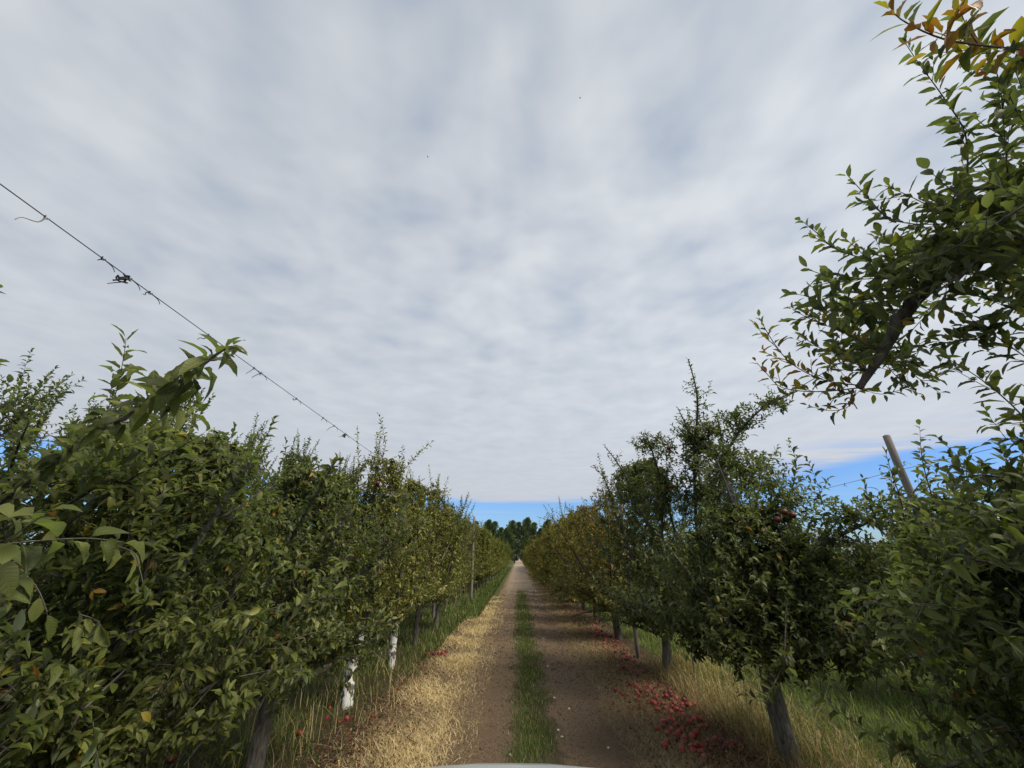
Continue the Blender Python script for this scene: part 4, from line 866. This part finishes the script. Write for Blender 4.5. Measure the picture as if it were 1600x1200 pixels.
# scraps of twine hanging from the wires
def hang(wirepts, X, px, py_hint, kind, label):
    # find the wire point seen at picture x = px
    best = None
    for u_ in np.linspace(0, 1, 1500):
        p, _, _ = sample(wirepts, [u_]); p = p[0]
        c, s_ = math.cos(YAW), math.sin(YAW); f0 = -p[0]*s_+p[1]*c; xx = p[0]*c+p[1]*s_; zz = p[2]-CAMH
        dep = f0*math.cos(PITCH)+zz*math.sin(PITCH)
        if dep < .2: continue
        q_ = 800+FPX*xx/dep
        if best is None or abs(q_-px) < best[0]: best = (abs(q_-px), p)
    p = best[1]; mb = MB(); r = .0035
    L = {'long': .13, 'mid': .11, 'tiny': .045, 'knot': .12}[kind]
    d = np.array([-.25*L, -.55*L, -.8*L])+np.random.normal(0, .15*L, 3)
    pts = [np.zeros(3), d*.35+np.random.normal(0, .01, 3), d*.7+np.random.normal(0, .012, 3), d]
    mb.tube(smooth_line(pts, 3), np.linspace(r*1.3, r*.6, 10), 5)
    a = np.linspace(0, 6.5, 10); mb.tube(np.stack([np.cos(a)*.010, a*.003-.01, np.sin(a)*.010], 1), r*.8, 5)
    if kind in ('knot', 'tiny', 'mid'): mb.tube(smooth_line([np.zeros(3), [.02, .05, -.02], [.03, .07, -.05]], 3), np.linspace(r, r*.6, 7), 5)
    if kind == 'knot':
        for k in range(5): a0 = np.random.normal(0, .018, (4, 3))+[0, -.03, -.035]; mb.tube(smooth_line(a0, 3), r*1.5, 5)
    o = obj('twine_scrap', mb.mesh('twine_scrap', ['pale_twine' if kind == 'long' else 'dark_twine']), None, tuple(p)); tag(o, label, 'twine', 'scraps of twine hanging from the wires')
for px, kd, lb in [(70, 'long', 'pale frayed twine scrap hanging nearest the upper left picture edge'), (158, 'tiny', 'tiny twine knot on the wire between the pale scrap and the tangled one'),
                   (200, 'knot', 'dark tangled bunch of twine with a long tail on the wire'), (236, 'tiny', 'small forked twine scrap just below the tangled bunch on the wire'),
                   (325, 'mid', 'dark twisted twine scrap on the wire above the arching branch tip'), (398, 'mid', 'short hanging twine scrap just past the arching branch tip, left of a pair'),
                   (408, 'mid', 'short hanging twine scrap just past the arching branch tip, right of a pair'), (464, 'tiny', 'small twine knot alone midway down the wire'),
                   (505, 'tiny', 'dark dot of twine on the lower wire before the curved scrap'), (522, 'mid', 'curved twine scrap near the low end of the visible wire'),
                   (540, 'knot', 'dark bunch of twine where the wire meets the shoots')]:
    hang(wl, -2.62, px, 0, kd, lb)
hang(wr, RX, 1160, 0, 'mid', 'pale twine scrap on the wire by the tallest right tree')
hang(wr2, 6.85, 1490, 0, 'tiny', 'twine knot on the wire against the blue sky at the right')
hang(wr3, 6.85, 1320, 0, 'mid', 'twine scrap on the wire left of the bare grey post')

# ------------------------------------------------------------------ apples
def apple_mesh(seed, m_='apple_skin'):
    rs = np.random.RandomState(seed); nu, nv = 14, 9; V = []
    sq = rs.uniform(.86, .98); 
    for j in range(nv+1):
        ph = np.pi*j/nv
        for i_ in range(nu):
            a = 2*np.pi*i_/nu; r = math.sin(ph)*(1+.03*math.cos(5*a)*(ph > 2)); zz = math.cos(ph)*sq
            zz -= .28*math.exp(-(math.sin(ph)/.28)**2)*(1 if ph < 1.57 else -.7)
            r *= 1+.06*math.cos(ph); V.append((r*math.cos(a)*.04, r*math.sin(a)*.04, zz*.04))
    Q = [[j*nu+i_, (j+1)*nu+i_, (j+1)*nu+(i_+1) % nu, j*nu+(i_+1) % nu] for j in range(nv) for i_ in range(nu)]
    mb = MB(); mb.add(V, Q); mb.tube([[0, 0, .022], [.002, 0, .034], [.006, .002, .045]], [.0016, .0014, .0018], 5, 1)
    return mb.mesh('apple', [m_, 'twig'])
APPLE = [apple_mesh(200, 'dark_apple_skin')]
AV = [apple_mesh(201+i) for i in range(4)]
rg = np.random.RandomState(77)
def ap(x, y, lift, label, group):
    o = obj('fallen_apple', AV[rg.randint(4)]); s_ = rg.uniform(.68, 1.08); o.scale = (s_, s_*rg.uniform(.92, 1.05), s_)
    o.location = (x, y, float(gz(x, y))+.022*s_+lift); o.rotation_euler = (rg.uniform(-1.6, 1.6), rg.uniform(-1.6, 1.6), rg.uniform(0, 6)); tag(o, label, 'apple', group)
placed = []
def scatter(n, f, mind, label, group):
    k = 0; tries = 0
    while k < n and tries < n*40:
        tries += 1; x, y = f(); z_ = 0
        near = [p for p in placed if (p[0]-x)**2+(p[1]-y)**2 < mind**2]
        if any((p[0]-x)**2+(p[1]-y)**2 < .055**2 for p in near): continue
        if near: z_ = .018*min(len(near), 2)*rg.rand()
        placed.append((x, y)); ap(x, y, z_, label, group); k += 1
def lane(pts, sx_):
    pts = np.array(pts)
    def f():
        i_ = rg.rand()*(len(pts)-1); a = int(i_); q_ = pts[a]+(pts[a+1]-pts[a])*(i_-a); return q_[0]+rg.normal(0, sx_), q_[1]+rg.normal(0, .08)
    return f
def gp(px, py):
    k = (py-600)/FPX; tt = CAMH/(-(math.sin(PITCH)-k*math.cos(PITCH))); q_ = P(px, py, tt); return q_[0], q_[1]
scatter(58, lane([gp(1095, 1190), gp(1085, 1160), gp(1050, 1130), gp(1040, 1105)], .20), .08, 'red apple lying in the dense heap on the right verge', 'red apples fallen in the dense heap on the right verge')
scatter(48, lane([gp(1075, 1120), gp(1060, 1100), gp(1020, 1090), gp(1000, 1080), gp(1000, 1075)], .24), .08, 'red apple lying in the dense heap on the right verge', 'red apples fallen in the dense heap on the right verge')
scatter(60, lane([gp(990, 1060), gp(975, 1030), gp(960, 1015), gp(945, 1000), gp(930, 990)], .14), .08, 'fallen red apple in the thin scatter beyond the heap on the right', 'red apples scattered beyond the heap on the right')
scatter(50, lane([gp(945, 1000), gp(930, 992), gp(915, 975), gp(895, 962)], .22), .08, 'fallen red apple in the thin scatter beyond the heap on the right', 'red apples scattered beyond the heap on the right')
scatter(5, lane([gp(1180, 1195), gp(1245, 1180)], .10), .08, 'red apple on the litter by the leaning grey trunk', 'red apples by the leaning grey trunk')
scatter(16, lane([gp(690, 1028), gp(670, 1025), gp(650, 1000)], .12), .08, 'dull red apple lying among weeds at the left verge', 'red apples on the left verge')
scatter(6, lane([gp(545, 1120), gp(500, 1150), gp(560, 1100)], .18), .08, 'red apple on the litter near the whitewashed trunk', 'red apples near the whitewashed trunk')

# a few apples still on the trees
add_apples(TREES[1], [P(268, 1186, 3.6), P(8, 1045, 2.3)])
add_apples(TREES[3], [P(590, 755, 6.6), P(538, 855, 6.2)])
add_apples(TREES[6], [P(1100, 1020, 4.9), P(1225, 800, 4.6), P(1215, 812, 4.6), P(1238, 805, 4.6)])
add_apples(TREES[6], [P(1050, 760, 6.7), P(1045, 700, 6.7)])
add_apples(TREES[5], [P(1524, 1063, 2.3)])

# ------------------------------------------------------------------ birds
def bird(p, rz, label):
    mb = MB(); bt = np.array([[-.16, 0, 0], [-.10, 0, .0], [0, 0, .01], [.10, 0, .02], [.15, 0, .02]])
    mb.tube(bt, [.012, .03, .045, .03, .008], 8)
    for s_ in (-1, 1):
        top = [(.06, 0, .03), (.09, s_*.14, .09), (.02, s_*.30, .06), (-.06, s_*.12, .07), (-.06, 0, .03)]
        V = top+[(a, b_, c-.008) for a, b_, c in top]; k = 5
        mb.add(V, [[i_, (i_+1) % k, (i_+1) % k+k, i_+k] for i_ in range(k)], [[0, 1, 3], [1, 2, 3], [0, 3, 4], [5, 8, 6], [6, 8, 7], [5, 9, 8]])
    mb.add([(-.14, .02, 0), (-.14, -.02, 0), (-.24, -.045, 0), (-.24, .045, 0), (-.14, 0, .012), (-.24, 0, .01)], [[0, 1, 2, 3]], [[0, 4, 1], [0, 3, 5], [0, 5, 4], [1, 4, 5], [1, 5, 2], [2, 5, 3]])
    o = obj('bird', mb.mesh('bird', ['bird_feather']), None, tuple(p)); o.rotation_euler = (R(60), .3, rz); tag(o, label, 'bird', 'birds flying high')
bird(P(668, 245, 62), 1.3, 'tiny dark bird high in the clouds, lower and left of two')
bird(P(906, 153, 66), 1.1, 'tiny dark bird high in the clouds, upper and right of two')

# ------------------------------------------------------------------ car under the camera
m, t, b = mat('car_paint', .28, .5); b.inputs['Base Color'].default_value = (.46, .50, .52, 1); b.inputs['Coat Weight'].default_value = .6; b.inputs['Coat Roughness'].default_value = .08
m, t, b = mat('car_glass', .05, .6); b.inputs['Base Color'].default_value = (.02, .025, .03, 1)
m, t, b = mat('rubber', .8, .2); b.inputs['Base Color'].default_value = (.02, .02, .02, 1)
m, t, b = mat('car_trim', .5, .3); b.inputs['Base Color'].default_value = (.03, .03, .03, 1)
m, t, b = mat('rim_metal', .3, .5); b.inputs['Base Color'].default_value = (.5, .5, .5, 1); b.inputs['Metallic'].default_value = .9
m, t, b = mat('lamp_glass', .1, .6); b.inputs['Base Color'].default_value = (.7, .7, .7, 1)
CARX, CARF = -.03, 3.035      # centre line, y of the bonnet's front edge
car = thing('car', 'pale grey car whose bonnet edge shows at the bottom of the picture', 'car', (CARX, CARF-.2, 0))
def loft(sections, mt, name, parent, close=True):
    """sections: list of (y, [(x, z) half outline from centre bottom round to centre top])"""
    mb = MB(); rings = []
    for y_, half_ in sections:
        h_ = np.array(half_); ring = np.concatenate([h_, (h_*[-1, 1])[::-1][1:-1]]); rings.append(np.stack([ring[:, 0], np.full(len(ring), y_), ring[:, 1]], 1))
    k = len(rings[0]); n = len(rings); V = np.concatenate(rings+[[rings[0].mean(0)], [rings[-1].mean(0)]])
    Q = [[a*k+i_, a*k+(i_+1) % k, (a+1)*k+(i_+1) % k, (a+1)*k+i_] for a in range(n-1) for i_ in range(k)]
    T_ = [[(i_+1) % k, i_, n*k] for i_ in range(k)]+[[(n-1)*k+i_, (n-1)*k+(i_+1) % k, n*k+1] for i_ in range(k)]
    mb.add(V, Q, T_); return obj(name, mb.mesh(name, [mt]), parent)
def sect(w_, z0, z1, crown=.04):
    return [(0, z0), (w_*.8, z0), (w_*.97, z0+.08), (w_, (z0+z1)/2), (w_*.97, z1-.14), (w_*.86, z1-.045), (w_*.6, z1-.01+crown*.4), (w_*.3, z1+crown*.8), (0, z1+crown)]
F = .2   # local y of bonnet front
loft([(F+.02, sect(.42, .50, .86, 0)), (F, sect(.60, .42, .93, .005)), (F-.06, sect(.70, .36, .985, .01)), (F-.18, sect(.86, .30, 1.025, .006)), (F-.45, sect(.92, .28, 1.045, .010)), (F-1.15, sect(.94, .28, 1.07, .012)), (F-1.9, sect(.94, .28, 1.12, .02)),
      (F-3.9, sect(.88, .28, 1.10, .01)), (F-4.8, sect(.84, .32, 1.05, .01)), (F-5.0, sect(.74, .42, .9, 0))], 'car_paint', 'body', car)
loft([(F-1.87, sect(.74, 1.05, 1.16, .01)), (F-2.47, sect(.66, 1.05, 1.62, .01)), (F-2.72, sect(.63, 1.05, 1.66, .01)), (F-4.12, sect(.62, 1.05, 1.64, .01)), (F-4.77, sect(.68, 1.04, 1.12, .01))], 'car_glass', 'windows', car)
loft([(F-2.48, sect(.60, 1.60, 1.655, .02)), (F-2.67, sect(.64, 1.60, 1.69, .03)), (F-3.62, sect(.64, 1.60, 1.70, .03)), (F-4.22, sect(.60, 1.58, 1.67, .02))], 'car_paint', 'roof', car)
mb = MB(); mb.box((-.45, F-.02, .55), (.45, F+.055, .70)); obj('grille', mb.mesh('grille', ['car_trim'], False), car)
for s_ in (-1, 1):
    mb = MB(); mb.tube([[s_*.58, F-.2, .78], [s_*.58, F-.08, .78], [s_*.56, F+.0, .77]], [.06, .085, .07], 16); obj('headlight', mb.mesh('headlight', ['lamp_glass']), car)
    mb = MB(); mb.tube([[s_*.80, F-1.45, 1.12], [s_*.92, F-1.43, 1.17], [s_*1.03, F-1.43, 1.17]], [.04, .075, .06], 10); obj('mirror', mb.mesh('mirror', ['car_paint']), car)
    for yy in (F-.95, F-4.0):
        mb = MB(); mb.tube([[s_*.68, yy, .33], [s_*.70, yy, .33], [s_*.88, yy, .33], [s_*.905, yy, .33]], [.28, .33, .33, .29], 28); wh = obj('wheel', mb.mesh('wheel', ['rubber']), car)
        mb = MB(); mb.tube([[s_*.86, yy, .33], [s_*.908, yy, .33], [s_*.915, yy, .33]], [.2, .2, .12], 20); obj('rim', mb.mesh('rim', ['rim_metal']), wh)
